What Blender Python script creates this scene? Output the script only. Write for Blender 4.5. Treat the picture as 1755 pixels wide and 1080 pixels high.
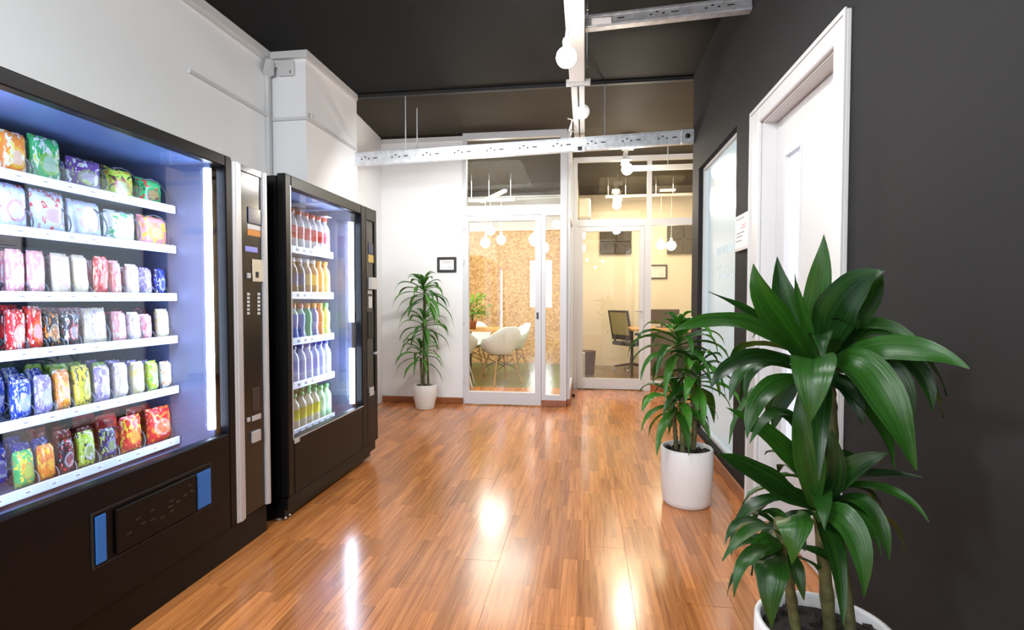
import bpy, math, random
from mathutils import Vector, Matrix, noise
R = math.radians
rnd = random.Random(7)
for o in list(bpy.data.objects): bpy.data.objects.remove(o)
scn = bpy.context.scene
col = scn.collection

# ------------------------------------------------------------------ camera
F = 900.0; YAW = math.atan(125.5/900); PIT = math.atan(28/900.0); EYE = 1.18
cd = bpy.data.cameras.new('camera'); cam = bpy.data.objects.new('camera', cd); col.objects.link(cam)
cd.sensor_fit = 'HORIZONTAL'; cd.sensor_width = 36.0; cd.lens = F/1755*36; cd.clip_start = .02
cam.location = (0, 0, EYE); cam.rotation_euler = (math.pi/2-PIT, 0, YAW)
scn.camera = cam
# ------------------------------------------------------------------ world, exposure
w = bpy.data.worlds.new('world'); scn.world = w; w.use_nodes = True
w.node_tree.nodes['Background'].inputs[0].default_value = (.8, .87, 1, 1)
w.node_tree.nodes['Background'].inputs[1].default_value = .6
vs = scn.view_settings
vs.view_transform = 'Standard'; vs.look = 'None'; vs.gamma = 1; vs.use_curve_mapping = False; vs.exposure = 0.58
# ------------------------------------------------------------------ room lights (tubes, globes, daylight, plus added fill lights)
def area(name, loc, sx, sy, power, colr, rot=(0, 0, 0)):
    l = bpy.data.lights.new(name, 'AREA'); l.shape = 'RECTANGLE'; l.size = sx; l.size_y = sy; l.energy = power; l.color = colr
    o = bpy.data.objects.new(name, l); col.objects.link(o); o.location = loc; o.rotation_euler = rot; return o
def point(name, loc, r, power, colr):
    l = bpy.data.lights.new(name, 'POINT'); l.shadow_soft_size = r; l.energy = power; l.color = colr
    o = bpy.data.objects.new(name, l); col.objects.link(o); o.location = loc; return o
area('hall_batten_light', (-.06, 2.05, 2.58), .12, 1.3, 14, (.97, .98, 1))
area('hall_batten_light_rear', (-.06, -1.0, 2.58), .12, 1.6, 20, (.97, .98, 1))
area('entrance_daylight', (-1.25, -3.44, 1.6), .6, 1.3, 34, (.84, .91, 1), (R(90), 0, 0))
point('side_lamp', (-1.05, .2, 2.45), .15, 84, (.90, .96, 1))  # added fill to brighten the left wall, out of view
point('side_lamp_rear', (-1.05, -1.6, 2.45), .15, 50, (.90, .96, 1))  # second added fill, behind the camera
point('hall_middle_globe_light', (-.40, 4.2, 2.20), .06, 14, (1, .985, .95))
area('back_wall_washer', (-1.1, 4.3, 2.36), .9, .10, 15, (1, .99, .965), (R(48), 0, R(8)))  # added fill aimed at the far wall, without a fixture
area('meeting_room_light', (-1.6, 7.3, 2.9), 1.6, 1.6, 78, (1, .93, .82))
area('office_light', (.8, 8.2, 2.9), 1.2, 1.2, 40, (1, .76, .46))
point('passage_globe_light', (.456, 5.8, 2.20), .06, 24, (1, .88, .70))
area('snack_case_light', (-1.63, 2.085, 1.17), .02, 1.1, 6.5, (.54, .68, 1), (R(90), 0, R(150)))
area('snack_case_light_left', (-1.63, 1.235, 1.17), .02, 1.1, 6.5, (.54, .68, 1), (R(90), 0, R(30)))
area('drink_case_light', (-1.60, 3.39, 1.1), .02, 1.2, 8, (.72, .82, 1), (R(90), 0, R(150)))

# ------------------------------------------------------------------ helpers
def ray(u, v):
    fw = Vector((-math.sin(YAW)*math.cos(PIT), math.cos(YAW)*math.cos(PIT), -math.sin(PIT)))
    rt = Vector((math.cos(YAW), math.sin(YAW), 0)); up = rt.cross(fw)
    return fw+rt*((u-877.5)/F)-up*((v-540)/F)
def onx(u, v, x): d = ray(u, v); return Vector((0, 0, EYE))+d*(x/d.x)
def ony(u, v, y): d = ray(u, v); return Vector((0, 0, EYE))+d*(y/d.y)
def at(u, v, dep): return Vector((0, 0, EYE))+ray(u, v)*dep

def tag(o, label=None, cat=None, group=None, kind=None):
    if label: o['label'] = label
    if cat: o['category'] = cat
    if group: o['group'] = group
    if kind: o['kind'] = kind
    return o
def empty(name, loc, label, cat, group=None, rz=0):
    o = bpy.data.objects.new(name, None); col.objects.link(o); o.location = loc; o.rotation_euler = (0, 0, rz)
    o.empty_display_size = .1
    return tag(o, label, cat, group)

class MB:
    def __init__(s): s.v = []; s.f = []; s.m = []; s.uv = None; s.sm = []
    def add(s, vs_, fs, mi=0, smooth=False):
        b = len(s.v); s.v += [tuple(p) for p in vs_]
        for f in fs: s.f.append(tuple(i+b for i in f)); s.m.append(mi); s.sm.append(smooth)
        return s
    def box(s, x0, x1, y0, y1, z0, z1, mi=0, rot=None, piv=None):
        P = [Vector((x, y, z)) for z in (z0, z1) for y in (y0, y1) for x in (x0, x1)]
        if rot:
            c = Vector(piv) if piv else Vector(((x0+x1)/2, (y0+y1)/2, (z0+z1)/2))
            P = [rot @ (p-c)+c for p in P]
        return s.add(P, [(0, 2, 3, 1), (4, 5, 7, 6), (0, 1, 5, 4), (2, 6, 7, 3), (0, 4, 6, 2), (1, 3, 7, 5)], mi)
    def bbox(s, x0, x1, y0, y1, z0, z1, b=.004, mi=0):   # chamfered box
        b = min(b, (x1-x0)*.45, (y1-y0)*.45, (z1-z0)*.45)
        vs_ = []; idx = {}
        for ix, X in enumerate((x0, x1)):
            for iy, Y in enumerate((y0, y1)):
                for iz, Z in enumerate((z0, z1)):
                    sx = 1 if ix == 0 else -1; sy = 1 if iy == 0 else -1; sz = 1 if iz == 0 else -1
                    for k, p in enumerate(((X, Y+sy*b, Z+sz*b), (X+sx*b, Y, Z+sz*b), (X+sx*b, Y+sy*b, Z))):
                        idx[(ix, iy, iz, k)] = len(vs_); vs_.append(p)
        g = lambda a, b_, c, k: idx[(a, b_, c, k)]
        fs = []
        for a in (0, 1):
            fs.append([g(a, 0, 0, 0), g(a, 1, 0, 0), g(a, 1, 1, 0), g(a, 0, 1, 0)][::(1 if a else -1)])
            fs.append([g(0, a, 0, 1), g(1, a, 0, 1), g(1, a, 1, 1), g(0, a, 1, 1)][::(-1 if a else 1)])
            fs.append([g(0, 0, a, 2), g(1, 0, a, 2), g(1, 1, a, 2), g(0, 1, a, 2)][::(1 if a else -1)])
            for c in (0, 1):
                e = 1 if (a == c) else -1
                fs.append([g(a, c, 0, 0), g(a, c, 0, 1), g(a, c, 1, 1), g(a, c, 1, 0)][::e])
                fs.append([g(a, 0, c, 2), g(a, 0, c, 0), g(a, 1, c, 0), g(a, 1, c, 2)][::e])
                fs.append([g(0, a, c, 1), g(0, a, c, 2), g(1, a, c, 2), g(1, a, c, 1)][::e])
                for d in (0, 1):
                    fs.append([g(a, c, d, 0), g(a, c, d, 1), g(a, c, d, 2)][::(1 if (a+c+d) % 2 else -1)])
        return s.add(vs_, fs, mi)
    def tube(s, pts, r, n=8, mi=0, cap=True, smooth=True):
        pts = [Vector(p) for p in pts]; L = len(pts)
        rs = r if isinstance(r, (list, tuple)) else [r]*L
        ref = None; vs_ = []; fs = []
        for i, p in enumerate(pts):
            t = (pts[min(i+1, L-1)]-pts[max(i-1, 0)]).normalized()
            if ref is None: ref = Vector((0, 0, 1)) if abs(t.z) < .9 else Vector((1, 0, 0))
            a = (ref-t*ref.dot(t)).normalized(); ref = a; b = t.cross(a)
            for k in range(n):
                q = 2*math.pi*k/n
                vs_.append(p+(a*math.cos(q)+b*math.sin(q))*rs[i])
        for i in range(L-1):
            for k in range(n):
                k2 = (k+1) % n; fs.append((i*n+k, i*n+k2, (i+1)*n+k2, (i+1)*n+k))
        s.add(vs_, fs, mi, smooth)
        if cap:
            s.add(vs_[:n], [tuple(range(n))[::-1]], mi); s.add(vs_[-n:], [tuple(range(n))], mi)
        return s
    def lathe(s, prof, c=(0, 0, 0), n=16, mi=0, smooth=True, mis=None):
        cx, cy, cz = c
        vs_ = []
        for r, z in prof:
            for k in range(n):
                q = 2*math.pi*k/n; vs_.append((cx+r*math.cos(q), cy+r*math.sin(q), cz+z))
        for i in range(len(prof)-1):
            fs = []
            for k in range(n):
                k2 = (k+1) % n; fs.append((i*n+k, i*n+k2, (i+1)*n+k2, (i+1)*n+k))
            b = len(s.v)
            if i == 0: s.v += vs_; base = b
            for f in fs: s.f.append(tuple(j+base for j in f)); s.m.append(mis[i] if mis else mi); s.sm.append(smooth)
        return s
    def sphere(s, c, r, n=16, m=10, mi=0):
        pr = [(max(1e-4, r*math.sin(math.pi*i/m)), -r*math.cos(math.pi*i/m)) for i in range(m+1)]
        return s.lathe(pr, c, n, mi)
    def build(s, name, mats, parent=None, loc=None):
        me = bpy.data.meshes.new(name); me.from_pydata(s.v, [], s.f)
        if not isinstance(mats, (list, tuple)): mats = [mats]
        for m in mats: me.materials.append(m)
        me.polygons.foreach_set('material_index', s.m); me.polygons.foreach_set('use_smooth', s.sm)
        if s.uv:
            ul = me.uv_layers.new(name='UVMap')
            for lp in me.loops: ul.data[lp.index].uv = s.uv[lp.vertex_index]
        me.update()
        o = bpy.data.objects.new(name, me); col.objects.link(o)
        if loc is not None: o.location = loc
        if parent: o.parent = parent
        return o
def W(parent, mb, name, mats):      # mesh built in world coordinates, parented to an empty at parent.location (no rotation)
    o = mb.build(name, mats, parent)
    o.location = -parent.location if parent else (0, 0, 0)
    return o
def W2(part, mb, name, mats):       # sub-part of a part made with W (same local frame)
    return mb.build(name, mats, part)
def struct(name, mb, mats): return tag(mb.build(name, mats), kind='structure')

# ------------------------------------------------------------------ materials
def mat(name, c, rough=.5, metal=0, spec=.5, emi=None, es=0, coat=0, bump=0, bscale=60, var=0, vscale=3):
    m = bpy.data.materials.new(name); m.use_nodes = True; nt = m.node_tree; b = nt.nodes['Principled BSDF']
    b.inputs['Base Color'].default_value = (*c, 1); b.inputs['Roughness'].default_value = rough
    b.inputs['Metallic'].default_value = metal; b.inputs['Specular IOR Level'].default_value = spec
    b.inputs['Coat Weight'].default_value = coat; b.inputs['Coat Roughness'].default_value = .08
    if emi: b.inputs['Emission Color'].default_value = (*emi, 1); b.inputs['Emission Strength'].default_value = es
    if bump or var:
        tc = nt.nodes.new('ShaderNodeTexCoord')
    if bump:
        n = nt.nodes.new('ShaderNodeTexNoise'); n.inputs['Scale'].default_value = bscale; n.inputs['Detail'].default_value = 3
        nt.links.new(tc.outputs['Object'], n.inputs['Vector'])
        bp = nt.nodes.new('ShaderNodeBump'); bp.inputs['Strength'].default_value = bump; bp.inputs['Distance'].default_value = .002
        nt.links.new(n.outputs['Fac'], bp.inputs['Height']); nt.links.new(bp.outputs['Normal'], b.inputs['Normal'])
    if var:
        n = nt.nodes.new('ShaderNodeTexNoise'); n.inputs['Scale'].default_value = vscale; n.inputs['Detail'].default_value = 4
        nt.links.new(tc.outputs['Object'], n.inputs['Vector'])
        mr = nt.nodes.new('ShaderNodeMapRange'); mr.inputs['To Min'].default_value = 1-var; mr.inputs['To Max'].default_value = 1+var
        mr.inputs['From Min'].default_value = .3; mr.inputs['From Max'].default_value = .7
        nt.links.new(n.outputs['Fac'], mr.inputs['Value'])
        vm = nt.nodes.new('ShaderNodeVectorMath'); vm.operation = 'SCALE'; vm.inputs[0].default_value = c
        nt.links.new(mr.outputs['Result'], vm.inputs['Scale']); nt.links.new(vm.outputs[0], b.inputs['Base Color'])
    return m
def glass(name, tint=(1, 1, 1), base=.06, grow=.6):
    m = bpy.data.materials.new(name); m.use_nodes = True; nt = m.node_tree; nt.nodes.clear()
    out = nt.nodes.new('ShaderNodeOutputMaterial'); mx = nt.nodes.new('ShaderNodeMixShader')
    tr = nt.nodes.new('ShaderNodeBsdfTransparent'); tr.inputs[0].default_value = (*tint, 1)
    gl = nt.nodes.new('ShaderNodeBsdfGlossy'); gl.inputs['Roughness'].default_value = .01
    lw = nt.nodes.new('ShaderNodeLayerWeight'); lw.inputs['Blend'].default_value = .3
    pw = nt.nodes.new('ShaderNodeMath'); pw.operation = 'POWER'; pw.inputs[1].default_value = 3
    ma = nt.nodes.new('ShaderNodeMath'); ma.operation = 'MULTIPLY_ADD'; ma.inputs[1].default_value = grow; ma.inputs[2].default_value = base
    L = nt.links
    L.new(lw.outputs['Facing'], pw.inputs[0]); L.new(pw.outputs[0], ma.inputs[0]); L.new(ma.outputs[0], mx.inputs[0])
    L.new(tr.outputs[0], mx.inputs[1]); L.new(gl.outputs[0], mx.inputs[2]); L.new(mx.outputs[0], out.inputs[0])
    return m

M = {}
M['wall_white'] = mat('white_wall_paint', (.84, .845, .86), .75, bump=.15, bscale=90, var=.015, vscale=2)
M['wall_cream'] = mat('cream_wall_paint', (.88, .80, .68), .75, var=.02)
M['wall_dark'] = mat('charcoal_wall_paint', (.021, .0205, .021), .75, spec=.18, bump=.2, bscale=70, var=.05, vscale=2)
M['ceil'] = mat('dark_ceiling_paint', (.006, .0058, .0052), .65, spec=.15, bump=.1, bscale=20, var=.1, vscale=1.3)
M['ceil_far'] = mat('taupe_ceiling_paint', (.048, .041, .031), .65, spec=.1, var=.08, vscale=1.3)
M['white'] = mat('white_lacquer', (.64, .64, .64), .38)
M['alu_white'] = mat('white_frame_metal', (.64, .655, .69), .34, var=.01)
M['black'] = mat('black_machine_enamel', (.003, .0026, .003), .34, spec=.22)
M['blackm'] = mat('black_matt', (.012, .012, .013), .6)
M['darkpanel'] = mat('smoked_panel', (.016, .013, .011), .18)
M['alu'] = mat('brushed_aluminium', (.60, .61, .64), .38, .35)
M['galv'] = mat('galvanised_steel', (.66, .69, .73), .36, .65, var=.18, vscale=25)
M['galv_white'] = mat('white_painted_channel', (.72, .72, .70), .45)
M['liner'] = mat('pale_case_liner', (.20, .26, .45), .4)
M['liner_side'] = mat('grey_blue_case_side', (.11, .14, .25), .45)  # lining colour darkened to hold down the glare beside the tubes
M['liner_top'] = mat('dark_blue_case_top', (.075, .115, .23), .4)  # underside of the lining dimmed in its colour where tube light ran bright
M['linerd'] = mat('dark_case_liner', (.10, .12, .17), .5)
M['shelf'] = mat('shelf_enamel', (.72, .77, .86), .4)
M['wire'] = mat('spiral_wire', (.10, .11, .13), .35, .6)
M['case_glass'] = glass('case_glass', (.95, .97, 1), .11, .5)
M['room_glass'] = glass('partition_glass', (.98, 1, .99), .10, .55)
M['blue'] = mat('blue_plastic', (.02, .16, .55), .4)
M['tube'] = mat('lit_tube', (1, 1, 1), .5, emi=(.70, .80, 1), es=9)
M['tube_w'] = mat('lit_batten_tube', (1, 1, 1), .5, emi=(1, .98, .95), es=9)
M['bulb'] = mat('lit_globe', (1, 1, 1), .5, emi=(1, .95, .86), es=45)
M['bulb_w'] = mat('warm_lit_globe', (1, 1, 1), .5, emi=(1, .88, .66), es=16)
M['bulb_off'] = mat('opal_globe_dim', (.85, .85, .82), .2, emi=(1, .97, .9), es=.35)
M['base'] = mat('reddish_wood_skirting', (.30, .095, .035), .35, var=.15, vscale=6)
M['pot'] = mat('white_ceramic_pot', (.74, .73, .72), .45, bump=.1, bscale=60, var=.02)
M['soil'] = mat('dark_soil_mulch', (.018, .013, .010), .9, bump=1, bscale=60, var=.5, vscale=50)
M['terra'] = mat('terracotta', (.48, .17, .07), .7)
M['cane'] = mat('plant_cane', (.10, .10, .035), .6, bump=.6, bscale=50, var=.4, vscale=40)
M['frost'] = mat('frosted_lit_pane', (.30, .36, .39), .22, emi=(.62, .78, .86), es=.26, var=.02)
M['frost_door'] = mat('frosted_door_pane', (.6, .64, .72), .25, emi=(.72, .80, 1), es=.35)
M['frost_mark'] = mat('white_vinyl_marking', (.37, .42, .45), .3, emi=(.66, .80, .88), es=.28)
M['day'] = mat('daylit_pane', (.9, .95, 1), .3, emi=(.86, .93, 1), es=1.8)
M['paper'] = mat('white_paper', (.85, .85, .87), .6)
M['ink'] = mat('grey_ink', (.22, .22, .24), .6)
M['redink'] = mat('red_ink', (.65, .25, .22), .6)
M['frame_black'] = mat('black_picture_frame', (.03, .028, .028), .35)
M['beige'] = mat('beige_plastic', (.75, .68, .52), .4)
M['keys'] = mat('light_keys', (.65, .68, .70), .4)
M['orange'] = mat('orange_sticker', (.80, .32, .06), .5)
M['violet'] = mat('violet_display', (.10, .10, .30), .3, emi=(.4, .4, 1), es=.35)
M['navy'] = mat('navy_screen', (.01, .02, .10), .15)
M['green_floor'] = mat('green_vinyl_floor', (.10, .17, .05), .28, var=.15, vscale=2)
M['office_floor'] = mat('grey_brown_floor', (.17, .135, .10), .25, var=.35, vscale=3)
M['chair_white'] = mat('white_moulded_shell', (.74, .77, .72), .35)
M['dowel'] = mat('light_wood_dowel', (.50, .28, .11), .5)
M['table'] = mat('honey_wood_top', (.68, .34, .10), .3, var=.15, vscale=8)
M['mesh_chair'] = mat('olive_mesh_fabric', (.42, .38, .20), .7, bump=1, bscale=300)
M['grey_plastic'] = mat('dark_grey_plastic', (.05, .05, .055), .45)
M['acoustic'] = mat('charcoal_foam', (.085, .078, .070), .9, bump=1, bscale=40, var=.45, vscale=30)
M['desk_dark'] = mat('dark_brown_panel', (.045, .028, .022), .5)
M['bin'] = mat('brown_bin_plastic', (.10, .055, .035), .5)

def floor_mat():
    m = bpy.data.materials.new('three_strip_laminate'); m.use_nodes = True; nt = m.node_tree; L = nt.links
    b = nt.nodes['Principled BSDF']; N = nt.nodes.new
    geo = N('ShaderNodeNewGeometry'); sp = N('ShaderNodeSeparateXYZ'); L.new(geo.outputs['Position'], sp.inputs[0])
    def mt(op, a, b_=None, c=None):
        n = N('ShaderNodeMath'); n.operation = op
        for i, x in enumerate((a, b_, c)):
            if x is None: continue
            if isinstance(x, (int, float)): n.inputs[i].default_value = x
            else: L.new(x, n.inputs[i])
        return n.outputs[0]
    strip = mt('FLOOR', mt('DIVIDE', mt('ADD', sp.outputs[0], 50.0-2.6+2.6), .19/3))
    wn = N('ShaderNodeTexWhiteNoise'); wn.noise_dimensions = '1D'; L.new(strip, wn.inputs['W'])
    seg = mt('FLOOR', mt('DIVIDE', mt('ADD', sp.outputs[1], mt('MULTIPLY', wn.outputs['Value'], 3.0)), .43))
    cb = N('ShaderNodeCombineXYZ'); L.new(strip, cb.inputs[0]); L.new(seg, cb.inputs[1])
    w2 = N('ShaderNodeTexWhiteNoise'); w2.noise_dimensions = '2D'; L.new(cb.outputs[0], w2.inputs['Vector'])
    # grain
    ofs = mt('MULTIPLY', w2.outputs['Value'], 20.0)
    c2 = N('ShaderNodeCombineXYZ'); L.new(mt('MULTIPLY', sp.outputs[0], 30.0), c2.inputs[0]); L.new(mt('MULTIPLY', sp.outputs[1], 1.0), c2.inputs[1]); L.new(ofs, c2.inputs[2])
    n1 = N('ShaderNodeTexNoise'); n1.inputs['Scale'].default_value = 2.2; n1.inputs['Detail'].default_value = 6; n1.inputs['Roughness'].default_value = .62; n1.inputs['Distortion'].default_value = .7
    L.new(c2.outputs[0], n1.inputs['Vector'])
    rmp = N('ShaderNodeValToRGB'); e = rmp.color_ramp.elements
    e[0].position = .30; e[0].color = (.30, .095, .026, 1); e[1].position = .72; e[1].color = (.66, .265, .080, 1)
    e2 = rmp.color_ramp.elements.new(.5); e2.color = (.48, .170, .047, 1)
    L.new(n1.outputs['Fac'], rmp.inputs[0])
    oi = N('ShaderNodeObjectInfo')
    k = mt('ADD', mt('MULTIPLY_ADD', w2.outputs['Value'], .42, .74), mt('MULTIPLY', oi.outputs['Random'], .10))
    vm = N('ShaderNodeVectorMath'); vm.operation = 'SCALE'; L.new(rmp.outputs[0], vm.inputs[0]); L.new(k, vm.inputs['Scale'])
    L.new(vm.outputs[0], b.inputs['Base Color'])
    b.inputs['Roughness'].default_value = .24; b.inputs['Specular IOR Level'].default_value = .5
    L.new(mt('MULTIPLY_ADD', n1.outputs['Fac'], .09, .15), b.inputs['Roughness'])
    b.inputs['Coat Weight'].default_value = .2; b.inputs['Coat Roughness'].default_value = .14
    bp = N('ShaderNodeBump'); bp.inputs['Strength'].default_value = .05; bp.inputs['Distance'].default_value = .001
    L.new(n1.outputs['Fac'], bp.inputs['Height']); L.new(bp.outputs[0], b.inputs['Normal'])
    return m
M['floor'] = floor_mat()
def osb_mat():
    m = bpy.data.materials.new('oriented_strand_board'); m.use_nodes = True; nt = m.node_tree; L = nt.links; b = nt.nodes['Principled BSDF']
    tc = nt.nodes.new('ShaderNodeTexCoord'); v = nt.nodes.new('ShaderNodeTexVoronoi'); v.inputs['Scale'].default_value = 38
    n = nt.nodes.new('ShaderNodeTexNoise'); n.inputs['Scale'].default_value = 3; n.inputs['Detail'].default_value = 5
    L.new(tc.outputs['Object'], v.inputs['Vector']); L.new(tc.outputs['Object'], n.inputs['Vector'])
    sx = nt.nodes.new('ShaderNodeSeparateColor'); L.new(v.outputs['Color'], sx.inputs[0])
    mx = nt.nodes.new('ShaderNodeMath'); mx.operation = 'MULTIPLY_ADD'; mx.inputs[1].default_value = .7; L.new(sx.outputs[0], mx.inputs[0])
    m2 = nt.nodes.new('ShaderNodeMath'); m2.operation = 'MULTIPLY'; m2.inputs[1].default_value = .4; L.new(n.outputs['Fac'], m2.inputs[0]); L.new(m2.outputs[0], mx.inputs[2])
    r = nt.nodes.new('ShaderNodeValToRGB'); r.color_ramp.elements[0].position = .15; r.color_ramp.elements[0].color = (.42, .20, .06, 1)
    r.color_ramp.elements[1].position = .85; r.color_ramp.elements[1].color = (.78, .50, .22, 1)
    L.new(mx.outputs[0], r.inputs[0]); L.new(r.outputs[0], b.inputs['Base Color']); b.inputs['Roughness'].default_value = .6
    return m
M['osb'] = osb_mat()
def leaf_mat(name, dark, light, gl=.28):
    m = bpy.data.materials.new(name); m.use_nodes = True; nt = m.node_tree; L = nt.links; b = nt.nodes['Principled BSDF']
    uv = nt.nodes.new('ShaderNodeUVMap'); uv.uv_map = 'UVMap'; sp = nt.nodes.new('ShaderNodeSeparateXYZ'); L.new(uv.outputs[0], sp.inputs[0])
    cb = nt.nodes.new('ShaderNodeCombineXYZ'); k = nt.nodes.new('ShaderNodeMath'); k.operation = 'MULTIPLY'; k.inputs[1].default_value = 14
    L.new(sp.outputs[0], k.inputs[0]); L.new(k.outputs[0], cb.inputs[0]); L.new(sp.outputs[1], cb.inputs[1])
    oi = nt.nodes.new('ShaderNodeObjectInfo'); k2 = nt.nodes.new('ShaderNodeMath'); k2.operation = 'MULTIPLY'; k2.inputs[1].default_value = 30
    L.new(oi.outputs['Random'], k2.inputs[0]); L.new(k2.outputs[0], cb.inputs[2])
    n = nt.nodes.new('ShaderNodeTexNoise'); n.inputs['Scale'].default_value = 1; n.inputs['Detail'].default_value = 3; L.new(cb.outputs[0], n.inputs['Vector'])
    ad = nt.nodes.new('ShaderNodeMath'); ad.operation = 'MULTIPLY_ADD'; ad.inputs[1].default_value = .5; L.new(oi.outputs['Random'], ad.inputs[0]); 
    sb = nt.nodes.new('ShaderNodeMath'); sb.operation = 'SUBTRACT'; sb.inputs[1].default_value = .25; L.new(n.outputs['Fac'], sb.inputs[0]); L.new(sb.outputs[0], ad.inputs[2])
    r = nt.nodes.new('ShaderNodeValToRGB'); r.color_ramp.elements[0].position = .2; r.color_ramp.elements[0].color = (*dark, 1)
    r.color_ramp.elements[1].position = .8; r.color_ramp.elements[1].color = (*light, 1)
    L.new(ad.outputs[0], r.inputs[0]); L.new(r.outputs[0], b.inputs['Base Color'])
    b.inputs['Roughness'].default_value = gl; b.inputs['Subsurface Weight'].default_value = 0
    bp = nt.nodes.new('ShaderNodeBump'); bp.inputs['Strength'].default_value = .35; bp.inputs['Distance'].default_value = .003
    L.new(n.outputs['Fac'], bp.inputs['Height']); L.new(bp.outputs[0], b.inputs['Normal'])
    tl = nt.nodes.new('ShaderNodeBsdfTranslucent'); vm = nt.nodes.new('ShaderNodeVectorMath'); vm.operation = 'MULTIPLY'; vm.inputs[1].default_value = (1.6, 1.5, .5)
    L.new(r.outputs[0], vm.inputs[0]); L.new(vm.outputs[0], tl.inputs[0])
    mx = nt.nodes.new('ShaderNodeMixShader'); mx.inputs[0].default_value = .25
    L.new(b.outputs[0], mx.inputs[1]); L.new(tl.outputs[0], mx.inputs[2]); L.new(mx.outputs[0], nt.nodes['Material Output'].inputs[0])
    return m
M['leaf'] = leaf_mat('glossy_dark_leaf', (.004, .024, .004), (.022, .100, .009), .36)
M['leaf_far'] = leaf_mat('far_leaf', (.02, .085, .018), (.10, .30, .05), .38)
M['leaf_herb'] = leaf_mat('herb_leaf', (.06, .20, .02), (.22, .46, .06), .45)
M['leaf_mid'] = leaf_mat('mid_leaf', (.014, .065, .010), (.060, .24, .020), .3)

# ================================================================== STRUCTURE
XL, XR, YB = -2.455, .91, -3.5
YP1, YP2, YE = 5.74, 6.91, 9.4
Z1, Z2 = 3.09, 3.0
# floor with single planks
fl = struct('floor', MB().box(-2.7, 2.1, YB, YP2+.05, -.05, -.006), M['blackm'])
PW, PL, GAP = .19, 1.285, .0006
pm = {}
def plank(x, y0, y1):
    k = round(y1-y0, 3)
    if k not in pm:
        m = MB(); m.bbox(-PW/2+GAP/2, PW/2-GAP/2, GAP, k-GAP, -.008, 0, b=.0005)
        o = m.build('plank', M['floor']); pm[k] = o.data; o.parent = fl; o.location = (x, y0, 0); return
    o = bpy.data.objects.new('plank', pm[k]); col.objects.link(o); o.parent = fl; o.location = (x, y0, 0)
x = -2.66; i = 0
while x < 2.0:
    y = YB-[.0, .43, .86][(i*2) % 3]-.2*(i % 2)
    while y < YP2:
        a = max(y, YB); e = min(y+PL, YP2)
        if e-a > .05 and not (x > 1.15 and e < 4.6): plank(x+PW/2, a, e)
        y += PL
    x += PW; i += 1
# ceilings
c1 = MB().box(-2.7, 2.1, YB, 4.735, Z1, Z1+.1)
struct('ceiling', c1, M['ceil'])
c2 = MB(); cv = [(x_, y_, z_) for x_ in (-4.1, 2.6) for y_, z_ in ((4.775, 3.082), (5.70, Z2), (YE+.1, Z2), (YE+.1, 3.15), (4.775, 3.15))]
c2.add(cv, [(0, 1, 2, 3, 4), (9, 8, 7, 6, 5)]+[(i_, 5+i_, 5+(i_+1) % 5, (i_+1) % 5) for i_ in range(5)])
struct('ceiling_2', c2, M['ceil_far'])
struct('trim_1', MB().box(-2.7, 2.1, 4.735, 4.775, Z1-.028, Z1+.06), M['blackm'])  # black strip standing in for the shadow in the ceiling joint
# left wall, pillar
struct('wall_left', MB().box(XL-.15, XL, YB, 3.86, 0, Z1), M['wall_white'])
struct('wall_left_pillar', MB().box(XL-.15, -2.15, 3.86, 4.775, 0, Z1), M['wall_white'])
struct('wall_left_far', MB().box(-2.6, -2.30, 4.775, YP1, 0, 3.08), M['wall_white'])
t = MB(); t.box(XL, XL+.035, YB, 3.86, Z1-.055, Z1-.002); t.box(XL, XL+.02, YB, 3.86, Z1-.085, Z1-.055); struct('trim_2', t, M['white'])
t = MB(); t.box(XL, -2.12, 3.825, 3.86, Z1-.055, Z1-.002); t.box(-2.15, -2.12, 3.86, 4.735, Z1-.055, Z1-.002); struct('trim_3', t, M['white'])
# cable conduits
t = MB(); t.box(XL, XL+.022, 3.0, 3.838, 2.585, 2.607)
tag(W(None, t, 'cable_duct', M['white']), 'white surface cable duct on the left wall above the machines', 'cable duct')
t = MB(); t.box(XL+.001, -2.128, 3.838, 3.859, 2.565, 2.587); t.box(-2.149, -2.128, 3.859, 4.70, 2.565, 2.587); t.box(-2.128, -2.12, 3.90, 3.93, 2.592, 2.63)
tag(W(None, t, 'cable_duct', M['white']), 'white cable duct wrapping around the pillar', 'cable duct')
t = MB(); t.box(XL+.001, XL+.03, 3.80, 3.837, 1.95, 2.95)
tag(W(None, t, 'cable_duct', M['white']), 'white vertical cable duct in the corner beside the pillar', 'cable duct')
# back wall left of door 1
struct('wall_back', MB().box(-2.6, -1.345, YP1, YP1+.12, 0, Z2-.02), M['wall_white'])
struct('trim_4', MB().box(-2.30, -1.345, YP1-.012, YP1, 2.93, 2.975), M['white'])
struct('baseboard_back', MB().bbox(-2.30, -1.35, YP1-.015, YP1, 0, .068, .004), M['base'])
# rooms behind
struct('wall_meeting_left', MB().box(-4.1, -4.0, YP1, YE, 0, Z2), M['wall_white'])
struct('wall_meeting_front', MB().box(-4.1, -2.6, YP1, YP1+.12, 0, Z2), M['wall_white'])
ow = struct('wall_meeting_back', MB().box(-4.1, -.20, YE, YE+.1, 0, Z2), M['wall_white'])
xx = -3.98
while xx < -.25:
    e = min(xx+1.22, -.22)
    o = MB().box(xx+.002, e-.002, YE-.012, YE, .01, 2.4).build('board', M['osb'], ow); xx += 1.22
rg = struct('floor_meeting', MB().box(-4.1, -.16, YP1+.03, YE, -.05, -.001), M['green_floor'])
struct('wall_rooms_between', MB().box(-.20, -.12, YP2+.06, YE+.1, 0, Z2), M['wall_cream'])
struct('wall_office_back', MB().box(-.12, 2.6, YE, YE+.1, 0, Z2), M['wall_cream'])
struct('wall_office_right', MB().box(2.5, 2.6, 4.72, YE, 0, Z2), M['wall_cream'])
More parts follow.
